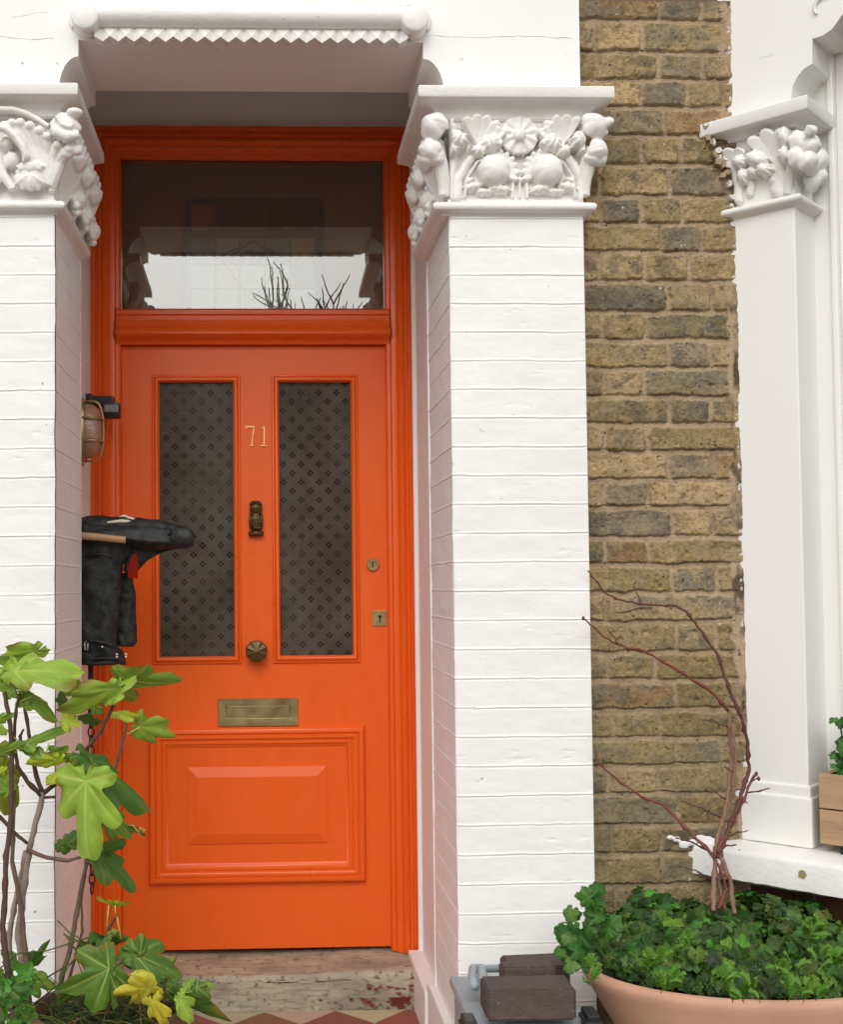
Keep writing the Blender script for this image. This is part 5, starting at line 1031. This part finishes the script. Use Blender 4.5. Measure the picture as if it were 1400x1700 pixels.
for i in range(420):
    a = rs.uniform(pi, 2 * pi); r = rs.uniform(.84, .925); x = bc.x + br * r * cos(a); y = bc.y + br * ey_ * r * sin(a); z = H_ + rs.uniform(.006, .036); tiltv = Vector((cos(a) * .6 + rs.uniform(-.6, .6), -.7 + rs.uniform(-.5, .5), rs.uniform(.3, 1.1))).normalized()
    az = rs.uniform(0, 2 * pi); A = tiltv.cross(Vector((cos(az), sin(az), .2))).normalized(); S = tiltv.cross(A); L = rs.uniform(.011, .023); c = rs.choice([(.018, .05, .012), (.034, .09, .02), (.06, .14, .03)])
    add_leaf(mb, (x, y, z), A * L, S * L, GER[i % 2], c, tuple(v * 1.6 for v in c), rs.uniform(.2, .6), .06, 3, i)
def clump(mb, px, py, d, n, L, spread, c):
    """feathery sprigs: curved rachis with paired leaflets"""
    for i in range(n):
        b = Vector(P(px + rs.uniform(-spread, spread) * .5, py + rs.uniform(0, 26), d + rs.uniform(-.02, .03))); dr = Vector((rs.uniform(-.9, .9), rs.uniform(-.9, .2), rs.uniform(.5, 1.2))).normalized(); e = b + dr * L; mid = b + dr * L * .55 + Vector((0, 0, .008)); e.z -= .006
        q_ = bez(b, mid, e, 9); mb.tube(q_, .0009, 4, c=c)
        for k in range(2, 9):
            for s in (-1, 1):
                A = (dr * .7 + dr.cross(Vector((0, -.6, 1))).normalized() * s).normalized(); l2 = L * .42 * (1.15 - k / 9.5) * rs.uniform(.7, 1.2); S = A.cross(Vector((0, -.5, 1))).normalized()
                add_leaf(mb, q_[k], A * l2, S * l2 * .5, GER[1], tuple(v * rs.uniform(.8, 1.2) for v in c), c, .2, .03, 2, k)
tag(mb.build('bowl_plants', M['leaf'], None, smooth=True), 'mass of small dark green lobed leaves overflowing the terracotta bowl', 'plants', kind='stuff')
mb = MB(); BG = (.12, .27, .05)
for (px, py, d, n, sp) in ((1084, 1600, 2.52, 12, 30), (1100, 1625, 2.48, 10, 36), (1350, 1545, 2.62, 14, 34), (1378, 1590, 2.50, 14, 40), (1240, 1640, 2.44, 10, 50), (1300, 1600, 2.50, 8, 50), (1200, 1625, 2.45, 8, 40), (975, 1612, 2.60, 5, 20), (1330, 1640, 2.44, 10, 50), (1140, 1570, 2.6, 5, 40)): clump(mb, px, py, d, n, .045, sp, BG)
tag(mb.build('feathery_herb', M['leaf'], None, smooth=True), 'bright fresh green feathery herb sprigs among darker leaves in the terracotta bowl', 'herb', kind='stuff')
# overhanging sprays on the left rim
mb = MB(); spl = thing('trailing_spray', 'leafy spray leaning out over the left rim of the terracotta bowl', 'plant', P(985, 1600, 2.75))
for i in range(46):
    t = rs.random(); px, py = (1010 - 75 * t + rs.uniform(-12, 12), 1500 + 35 * t + rs.uniform(-14, 60 - 10 * t)); 
    if i < 8: px, py = 985 + rs.uniform(-8, 14), 1474 + rs.uniform(0, 30)
    if 8 <= i < 16: px, py = 945 + rs.uniform(-10, 25), 1565 + rs.uniform(-10, 45)
    J = Vector(P(px, py, 2.72 + rs.uniform(-.05, .05))); tv = Vector((-.4 + rs.uniform(-.6, .5), -.9, rs.uniform(-.1, .9))).normalized(); az = rs.uniform(0, 6.28); A = tv.cross(Vector((cos(az), .2, sin(az)))).normalized(); S = tv.cross(A); L = rs.uniform(.018, .030)
    c = rs.choice([(.03, .11, .025), (.055, .16, .035), (.10, .20, .07)]); add_leaf(mb, J, A * L, S * L, GER[0], c, tuple(v * 1.6 for v in c), .4, .06, 4, i)
mb.build('foliage', M['leaf'], spl, smooth=True)
mb = MB()
for (x, y) in ((935, 1530), (985, 1480), (950, 1590)): mb.tube(bez(P(1010, 1600, 2.72), P(980, 1540, 2.70), P(x, y, 2.72)), .0018, 5, c=(.06, .13, .04))
mb.build('stalks', M['leaf'], spl)
# bare climber
zc = lambda x, y: (740 + x / 2.1212, 900 + y / 2.1212)
clm = thing('bare_climber', 'leafless red brown climbing stems arching from the terracotta bowl against the brick wall', 'plant', P(1187, 1500, 2.9))
sb2 = MB()
def vine(pts, r0, r1, d0, d1, c):
    P_ = [Vector(P(*zc(x, y), d0 + (d1 - d0) * min(1, i / (len(pts) - 1) * 1.6))) for i, (x, y) in enumerate(pts)]; Q = []
    for a, b in zip(P_[:-1], P_[1:]):
        k = max(2, int((b - a).length / .010))
        for j in range(k): Q.append(a.lerp(b, j / k) + Vector((random.uniform(-1, 1), random.uniform(-1, 1), random.uniform(-1, 1))) * (.0009 + r0 * .25))
    Q.append(P_[-1]); R = [(r0 + (r1 - r0) * i / (len(Q) - 1)) * 1.25 * (1.45 if i % 6 == 3 else random.uniform(.85, 1.1)) for i in range(len(Q))]
    sb2.tube(Q, R, 7, c=c)
    for i in range(3, len(Q) - 2, 6):
        if random.random() < .75: e = Q[i] + Vector((random.uniform(-1, 1), -.5, random.uniform(-.3, 1))).normalized() * .011; sb2.tube([Q[i], e], [r1 * 1.2, r1 * .5], 5, c=c)
rb, rb2, gb = srgb(112, 56, 44), srgb(88, 48, 40), srgb(132, 100, 82)
vine([(945, 1300), (945, 1180), (955, 1050), (990, 930), (1010, 760), (1000, 650), (1000, 590)], .0050, .0042, 2.86, 3.03, gb); vine([(1000, 595), (930, 520), (800, 440), (690, 380), (620, 365), (560, 335), (485, 268)], .0036, .0016, 3.03, 3.04, rb)
vine([(1018, 1310), (1005, 1200), (970, 1110)], .0048, .0044, 2.88, 2.90, gb); vine([(960, 1110), (1000, 1000), (1040, 900), (1068, 800), (1065, 720), (1045, 620)], .0044, .0036, 2.90, 3.0, rb2); vine([(1047, 625), (1000, 520), (960, 400), (900, 310), (850, 245), (810, 225), (700, 220), (600, 200), (560, 175), (500, 100)], .0038, .0014, 3.0, 3.06, rb2)
vine([(950, 1110), (900, 1060), (830, 990), (770, 925), (690, 895), (610, 840), (540, 780), (525, 730)], .0036, .0018, 2.90, 3.06, rb); vine([(955, 1090), (1000, 1010), (1050, 910), (1072, 850), (1095, 815)], .0042, .0024, 2.90, 2.98, rb); vine([(945, 1100), (880, 1060), (810, 1040)], .0026, .0012, 2.92, 2.98, rb2)
vine([(985, 1300), (962, 1200), (975, 1120), (965, 1010), (1010, 900), (1022, 760), (1010, 640)], .0034, .0026, 2.9, 3.0, gb); vine([(960, 1290), (990, 1220), (960, 1130)], .0034, .0026, 2.86, 2.9, rb)
for pts in ([(940, 1190), (880, 1155), (815, 1135)], [(970, 970), (900, 935), (830, 910)], [(995, 650), (950, 632), (905, 625)], [(685, 210), (675, 180), (662, 155)], [(690, 228), (640, 245), (600, 248)], [(605, 358), (590, 330), (570, 305)], [(1065, 880), (1100, 878), (1142, 865)], [(1000, 1035), (1030, 1022), (1065, 1015)], [(985, 1070), (1025, 1065)], [(1010, 810), (995, 798), (980, 790)], [(990, 905), (950, 880)], [(1080, 840), (1105, 830)], [(1085, 830), (1092, 812)]): vine(pts, .0018, .0010, 2.97, 2.99, rb2)
sb2.build('stems', M['twig'], clm, smooth=True)
mb = MB(); 
for (x, y) in ((485, 268), (1095, 815), (1103, 832)): mb = MB(); mb.ell(P(*zc(x, y), 3.02), (.004, .004, .006), 6, c=rb2); mb.build('bud', M['twig'], clm, smooth=True)
# plant in the wooden planter
mb = MB(); ppt = thing('potted_shrub', 'dark green bushy plant growing in the wooden planter at the right edge', 'plant', bay(wu0 + .1, .03, wzt))
for i in range(260):
    u = wu0 + .035 + rs.uniform(0, .34) ** 1.3; w = rs.uniform(-.02, .10); z = wzt - .01 + rs.uniform(0, .145); tv = Vector((-.5 + rs.uniform(-.6, .6), -.8, rs.uniform(.1, .9))).normalized(); az = rs.uniform(0, 6.28); A = tv.cross(Vector((cos(az), .2, sin(az)))).normalized(); S = tv.cross(A); L = rs.uniform(.016, .028)
    c = rs.choice([(.03, .12, .03), (.05, .18, .04), (.02, .08, .02)]); add_leaf(mb, bay(u, w, z), A * L, S * L, GER[i % 2], c, tuple(v * 1.6 for v in c), .4, .06, 3, i)
mb.build('foliage', M['leaf'], ppt, smooth=True)
mb = MB()
for i in range(8): u = wu0 + .05 + i * .045; mb.tube([bay(u, .03, wzt - .03), bay(u + rs.uniform(-.02, .02), .02, wzt + .12)], .002, 5, c=(.05, .10, .03))
mb.build('stalks', M['leaf'], ppt)

# =================================================================== GREY BOX WITH PAVERS
gd = 2.62; zt_ = PZ(870, 1697, gd)
zg = lambda x, y: (740 + x / 3.889, 1480 + y / 3.889)
gx0, gx1 = PX(*zg(165, 760), 2.60), PX(*zg(960, 800), 2.60); gy0, gy1 = -4 + 2.50, -4 + 3.00; gz = zt_
box_ = thing('recycling_box', 'grey plastic storage box with black clips standing against the white pier', 'box', ((gx0 + gx1) / 2, (gy0 + gy1) / 2, 0))
mb = MB(); mb.box((gx0 + .02, gy0 + .02, 0), (gx1 - .02, gy1 - .02, gz - .03), bev=.02); mb.build('box_body', M['grey'], box_, auto=40)
mb = MB(); mb.box((gx0, gy0, gz - .045), (gx1, gy0 + .27, gz), bev=.02)
mb.box((gx0 + .012, gy0 + .25, gz - .045), (gx1 - .01, gy1, gz - .018), bev=.012)
lid = mb.build('lid', M['grey'], box_, auto=40)
def gp3(x, y, d): return P(*zg(x, y), d)
mb = MB(); 
mb.tube([gp3(255, 612, 2.74), gp3(240, 560, 2.80), gp3(232, 500, 2.90), gp3(260, 497, 2.93), gp3(640, 486, 2.95), gp3(700, 500, 2.93)], [.012, .012, .012, .012, .011, .010], 10, flat=.8); mb.tube([gp3(190, 612, 2.74), gp3(170, 560, 2.80), gp3(176, 494, 2.90), gp3(232, 492, 2.93)], .010, 10)
mb.build('handle', M['grey'], lid, smooth=True)
mb = MB(); a = gp3(270, 545, 2.92); b = gp3(420, 625, 2.76); mb.box((a[0], gy1 - .19, gz - .016), (gx1 - .06, gy1 - .035, gz - .010)); mb.build('tray_floor', M['greytray'], lid)
for (x, y) in ((150, 845), (935, 800)): c = gp3(x, y, 2.58); mb = MB(); mb.box((c[0] - .014, c[1] - .03, c[2] - .06), (c[0] + .014, c[1] + .03, c[2] + .012), bev=.005); mb.box((c[0] - .018, c[1] - .033, c[2] - .012), (c[0] + .018, c[1] + .033, c[2] - .002), bev=.003); mb.build('clip', M['black'], lid)
def paver(lab, corners, d, hh, dep, rot):
    (x0, y0), (x1, y1) = corners; a = gp3(x0, y0, d); b = gp3(x1, y1, d); c = Vector(((a[0] + b[0]) / 2, a[1] + dep / 2, a[2])); w = b[0] - a[0]
    bm = bmesh.new(); bmesh.ops.create_cube(bm, size=1)
    for v in bm.verts: v.co = Vector((v.co.x * w, v.co.y * dep, v.co.z * hh))
    bmesh.ops.bevel(bm, geom=bm.edges[:], offset=.005, segments=3, affect='EDGES'); bmesh.ops.subdivide_edges(bm, edges=bm.edges[:], cuts=4, use_grid_fill=True)
    for v in bm.verts: v.co += Vector((random.uniform(-1, 1), random.uniform(-1, 1), random.uniform(-1, 1))) * .0006
    me = bpy.data.meshes.new('paver_block'); bm.to_mesh(me); bm.free(); me.materials.append(M['paver']); o = bpy.data.objects.new('paver_block', me); link(o); o.location = (c.x, c.y, c.z + hh / 2); o.rotation_euler = (0, 0, rot)
    tag(o, lab, 'brick', 'brown pavers on the grey box'); return o
paver('largest brown concrete paver in front on the grey box lid', ((275, 842), (850, 840)), 2.575, .066, .10, radians(-1.2))
paver('middle brown paver, mostly hidden behind the front one on the grey box', ((372, 700), (720, 698)), 2.70, .072, .05, radians(0))
paver('rearmost brown paver lying against the white pier on the grey box', ((412, 650), (806, 690)), 2.80, .058, .10, radians(4))

# =================================================================== WALL LAMP, SENSOR
XW = fx0 - .001
lamp = thing('bulkhead_lamp', 'oval caged bulkhead lamp with ribbed glass on the left porch wall', 'wall lamp', (XW, -.30, PZ(152, 715, 3.70)))
lz = PZ(152, 716, 3.70); ly = -.30; lh = (PZ(150, 664, 3.70) - PZ(150, 768, 3.70)) / 2; lp_ = PX(172, 716, 3.70) - XW
Mx = Matrix.Rotation(pi / 2, 3, 'Y')
def oval(r0, t, x): return [(XW + x, ly + r0 * .66 * cos(a) * t, lz + r0 * sin(a) * t) for a in np.linspace(0, 2 * pi, 33)]
mb = MB(); V = []; F = []
rings = [(1.0, 0), (1.0, .018), (.96, .024), (.90, .024)]
for t, x in rings: V += oval(lh, t, x)[:-1]
for i in range(3):
    for k in range(32): F.append((i * 32 + k, i * 32 + (k + 1) % 32, (i + 1) * 32 + (k + 1) % 32, (i + 1) * 32 + k))
mb.add(V, F); 
for s in (-1, 1): mb.box((XW, ly - .008, lz + s * (lh + .004) - .006), (XW + .016, ly + .008, lz + s * (lh + .004) + .006), bev=.002)
mb.build('backplate', M['brass'], lamp, auto=40)
mb = MB(); V = []; F = []; nr = 24
for i in range(nr + 1):
    a_ = pi / 2 * i / nr; x = .022 + (lp_ - .028) * sin(a_) ; s_ = (cos(a_) ** .45) * .88
    for k in range(32):
        a = 2 * pi * k / 32; rib = 1 + .012 * sin(30 * lh * sin(a) * s_ * 40); V.append((XW + x * rib, ly + lh * .66 * cos(a) * s_, lz + lh * sin(a) * s_))
for i in range(nr):
    for k in range(32): F.append((i * 32 + k, i * 32 + (k + 1) % 32, (i + 1) * 32 + (k + 1) % 32, (i + 1) * 32 + k))
M['lampglass'] = mat('ribbed_smoky_glass', (.36, .20, .13), .18, spec=.8, bump=1, bscale=14, stretch=(.3, .3, 9), coat=.5)
mb.add(V, F); mb.build('lamp_glass', M['lampglass'], lamp, smooth=True)
mb = MB()
hoop = [(XW + .02 + (lp_ - .02) * (max(0, cos(a)) ** .35), ly, lz + lh * .96 * sin(a)) for a in np.linspace(-pi / 2, pi / 2, 25)]; mb.tube(hoop, .0035, 8)
for dz in (.36, -.36):
    rr2 = math.sqrt(1 - dz * dz); mb.tube([(XW + .02 + (lp_ - .022) * (max(0, cos(a)) ** .4), ly + lh * .66 * rr2 * sin(a), lz + lh * dz) for a in np.linspace(-pi / 2, pi / 2, 21)], .0035, 8)
mb.build('cage', M['brass'], lamp, smooth=True)
sen = thing('security_sensor', 'small black sensor on a bracket fixed beside the door frame above the lamp', 'sensor', P(157, 672, 3.88))
s0 = P(156, 659, 3.88); s1 = P(190, 674, 3.88)
mb = MB(); mb.box((XW, s0[1] - .03, s1[2] - .004), (s1[0], s0[1] + .02, s0[2]), bev=.006); mb.box((XW, s0[1] - .035, s1[2] - .03), (XW + .02, s0[1] + .03, s0[2] + .006), bev=.004); mb.build('bracket', M['black'], sen)
c = Vector(P(186, 681, 3.84)); mb = MB(); mb.box((c.x - .026, c.y - .022, c.z - .026), (c.x + .026, c.y + .03, c.z + .024), bev=.008); hd = mb.build('sensor_head', M['black'], sen, auto=50)
M['lens'] = mat('grey_sensor_window', (.22, .22, .25), .15, coat=.4)
mb = MB(); mb.box((c.x - .022, c.y - .026, c.z - .010), (c.x + .022, c.y - .018, c.z + .014), bev=.003); mb.build('sensor_window', M['lens'], hd)

# =================================================================== BLACK JACKET ON THE WALL, rod, glove, chain
zj = lambda x, y: (120 + x / 3.541, 640 + y / 3.541)
def jp(x, y, d): return Vector(P(*zj(x, y), d))
jk = thing('black_jacket', 'stiff black leather jacket shape hanging on the left porch wall, hem buckles below', 'jacket', (XW, -.35, PZ(150, 980, 3.6)))
def cloth_loft(rows, d, th, mb, seed, n=40):
    """rows: (y, xl, xr) in the zoomed picture; cross-section is a flattened oval with folds"""
    V = []; F = []; ys = np.linspace(0, len(rows) - 1, 60); R_ = np.array(rows, float)
    for t in ys:
        y, xl, xr = [np.interp(t, np.arange(len(rows)), R_[:, k]) for k in range(3)]; a0 = jp(xl, y, d); a1 = jp(xr, y, d); cx = (a0.x + a1.x) / 2; hw = (a1.x - a0.x) / 2
        for k in range(n):
            a = 2 * pi * k / n; ca, sa_ = cos(a), sin(a); ex = abs(ca) ** .7 * (1 if ca > 0 else -1); ey = abs(sa_) ** .8 * (1 if sa_ > 0 else -1)
            fx = float(vnoise(np.array(ex * 4.0 + seed), np.array(y / 90.0), seed)) - .5; f2 = float(vnoise(np.array(ex * 11.0 + seed), np.array(y / 34.0), seed + 3)) - .5
            V.append((cx + hw * ex * (1 + .05 * f2), a0.y + ey * th * (1 + .6 * fx) + .016 * fx + .007 * f2, a0.z + .006 * fx))
    m = len(ys)
    for i in range(m - 1):
        for k in range(n): F.append((i * n + k, (i + 1) * n + k, (i + 1) * n + (k + 1) % n, i * n + (k + 1) % n))
    F.append(tuple(range(n))); F.append(tuple((m - 1) * n + k for k in range(n))[::-1]); mb.add(V, F)
mb = MB(); cloth_loft([(880, 0, 330), (940, -10, 350), (1000, -15, 330), (1060, -15, 300), (1130, -15, 290), (1250, -15, 282), (1400, -15, 268), (1520, -15, 262), (1560, -12, 300), (1640, -8, 318)], 3.60, .045, mb, 3); jb = mb.build('jacket_body', M['jacket'], jk, smooth=True)
mb = MB(); cloth_loft([(1100, 200, 350), (1200, 230, 372), (1300, 230, 375), (1400, 240, 376), (1505, 250, 380), (1530, 260, 362)], 3.68, .03, mb, 8); mb.build('back_panel', M['jacket'], jk, smooth=True)
mb = MB()
arm = [(40, 838, .024), (130, 832, .028), (230, 845, .030), (330, 858, .034), (430, 872, .036), (530, 880, .034), (620, 890, .028), (690, 900, .024), (720, 905, .012)]
Q = []; R = []
for (a, b) in zip(arm[:-1], arm[1:]):
    for j in range(8): t = j / 8; Q.append(jp(a[0] + (b[0] - a[0]) * t, a[1] + (b[1] - a[1]) * t, 3.58)); R.append((a[2] + (b[2] - a[2]) * t) * (1 + .035 * sin(j * 1.1 + a[0]) ))
mb.tube(Q, R, 22, flat=1.3, knob=.03)
for k in range(5):      # creases and seams running along the fold
    mb.tube([jp(60 + 130 * i, 822 + 14 * k + 9 * sin(i * 1.2 + k) + i * 9, 3.545 - .004 * k) for i in range(5)], [.004, .007, .008, .007, .003], 8)
V = [];
web = [(330, 880), (720, 890), (715, 945), (620, 960), (520, 985), (440, 1030), (395, 1080), (345, 1130), (300, 1090)]
mb.add([tuple(jp(x, y, 3.60 + (.010 if i % 2 else 0))) for i, (x, y) in enumerate(web)] + [tuple(jp(x, y, 3.64)) for x, y in web], [tuple(range(9)), tuple(range(9, 18))[::-1]] + [(k, 9 + k, 9 + (k + 1) % 9, (k + 1) % 9) for k in range(9)])
fused(mb, 'sleeve', jk, .004, 'jacket', 3)
mb = MB(); mb.add([tuple(jp(x, y, 3.555)) for x, y in ((345, 1010), (375, 985), (390, 1060), (385, 1135), (325, 1130), (330, 1060))] + [tuple(jp(x, y, 3.57)) for x, y in ((345, 1010), (375, 985), (390, 1060), (385, 1135), (325, 1130), (330, 1060))], [tuple(range(6))[::-1], tuple(range(6, 12))] + [(k, 6 + k, 6 + (k + 1) % 6, (k + 1) % 6)[::-1] for k in range(6)]); mb.build('red_lining', M['red'], jk)
for (x, y) in ((176, 1536), (262, 1580), (315, 1578), (262, 1596), (315, 1594)): mb = MB(); mb.ell(jp(x, y, 3.545), (.0047, .004, .004), 8); mb.build('stud', M['steel'], jk, smooth=True)
mb = MB(); mb.tube([jp(72, 1505, 3.545), jp(92, 1510, 3.545), (jp(90, 1555, 3.545)), jp(74, 1550, 3.545), jp(72, 1505, 3.545)], .002, 6); mb.build('buckle', M['steel'], jk, smooth=True)
mb = MB(); mb.tube([jp(55, 1520, 3.55), jp(130, 1500, 3.548), jp(190, 1512, 3.548), jp(255, 1530, 3.55)], [.006, .009, .009, .006], 8, flat=.5); mb.build('strap', M['jacket'], jk, smooth=True)
mb = MB(); mb.tube([jp(-5, 1600, 3.552), jp(120, 1604, 3.55), jp(310, 1600, 3.552)], .005, 8); mb.build('hem', M['jacket'], jk, smooth=True)
mb = MB(); mb.tube([jp(80, 1000, 3.55), jp(180, 990, 3.55), jp(240, 1010, 3.552)], .0035, 8); mb.build('pocket_seam', M['jacket'], jk, smooth=True)
rod = MB(); rod.tube([Vector(P(128, 889, 3.53)), Vector(P(170, 892, 3.53)), Vector(P(209, 896, 3.53))], .0115, 18); tag(rod.build('wooden_rod', M['wood'], None, auto=40), 'short tan wooden rod end lying along the top of the black jacket', 'rod')
gl = MB(); gl.tube([jp(205, 806, 3.56), jp(290, 798, 3.56), jp(380, 806, 3.57), jp(455, 822, 3.58)], [.007, .011, .010, .005], 10, flat=.6); gl.tube([jp(275, 775, 3.57), jp(300, 765, 3.57), jp(370, 790, 3.57), jp(440, 815, 3.58)], [.004, .007, .007, .004], 10, flat=.6)
tag(fused(gl, 'cloth_strip', None, .0025, 'cream', 2), 'cream folded cloth strip lying on top of the black jacket', 'cloth')
# chain
ch = MB(); x0, y0 = 150, 1100
ch.box(Vector(P(146, 1098, 3.62)), Vector(P(155, 1195, 3.63)), bev=.001)
top = Vector(P(151, 1192, 3.62)); bot = Vector(P(153, 1482, 3.62)); L = (top - bot).length; nl = int(L / .026)
for i in range(nl):
    c = top.lerp(bot, (i + .5) / nl); pts = []
    for a in np.linspace(0, 2 * pi, 13):
        o_ = Vector((.0085 * cos(a), 0, .017 * sin(a))) if i % 2 else Vector((.003 * cos(a), .0085 * cos(a), .017 * sin(a))); pts.append(c + o_)
    ch.tube(pts, .0026, 6, cap=False)
tag(ch.build('hanging_chain', M['chain'], None, smooth=True), 'dark rusty chain hanging from the black jacket down the left porch wall', 'chain')

# =================================================================== ACROSS THE STREET (seen only as reflections)
def opposite(x0, x1, label, c1, h):
    t = thing('terraced_house', label, 'house', ((x0 + x1) / 2, -31, 0)); mb = MB(); mb.box((x0, -38, 0), (x1, -31, h)); mb.build('wall', c1, t)
    mb = MB(); mb.add([(x0, -30.8, h), (x1, -30.8, h), (x1, -34.5, h + 1.2), (x0, -34.5, h + 1.2), (x0, -38.2, h), (x1, -38.2, h)], [(0, 1, 2, 3), (3, 2, 5, 4)]); mb.build('roof', M['slate'], t)
    w = x1 - x0
    for k in range(2):
        for zz_ in (.9, 3.7):
            mb = MB(); cx = x0 + w * (.28 + .44 * k); mb.box((cx - .7, -30.95, zz_), (cx + .7, -31.02, zz_ + 1.8)); f = mb.build('window', M['whitewood'], t); mb = MB(); mb.box((cx - .6, -30.93, zz_ + .1), (cx + .6, -30.955, zz_ + 1.7)); mb.build('pane', M['hole'], f)
opposite(-9, -2.6, 'brown brick terraced house across the street, left of the pair', M['terradark'], 8.0)
opposite(-2.59, 4.2, 'pale rendered terraced house across the street, seen in the door glass', M['whiteshell'], 8.0)
opposite(4.21, 11, 'brown brick terraced house across the street, rightmost', M['terradark'], 8.0)
tr = thing('bare_tree', 'bare leafless street tree across the road, mirrored in the glass above the door', 'tree', (-.1, -14, 0)); mb = MB(); rs = random.Random(9)
def branch(p, d, L, r, dep):
    q_ = []; x = Vector(p); dd = Vector(d)
    for i in range(6): q_.append(x.copy()); dd = (dd + Vector((rs.uniform(-.25, .25), rs.uniform(-.25, .25), rs.uniform(-.05, .2)))).normalized(); x = x + dd * L / 5
    mb.tube(q_, [r * (1 - .1 * i) for i in range(6)], 5, c=(.05, .04, .03))
    if dep > 0:
        for k in range(5): i = rs.randint(1, 5); branch(q_[i], (dd + Vector((rs.uniform(-1, 1), rs.uniform(-1, 1), rs.uniform(-.2, .8)))).normalized(), L * .62, r * .62, dep - 1)
branch((-.1, -14, 0), (0, 0, 1), 4.2, .11, 4); mb.build('trunk', M['bark'], tr, smooth=True)
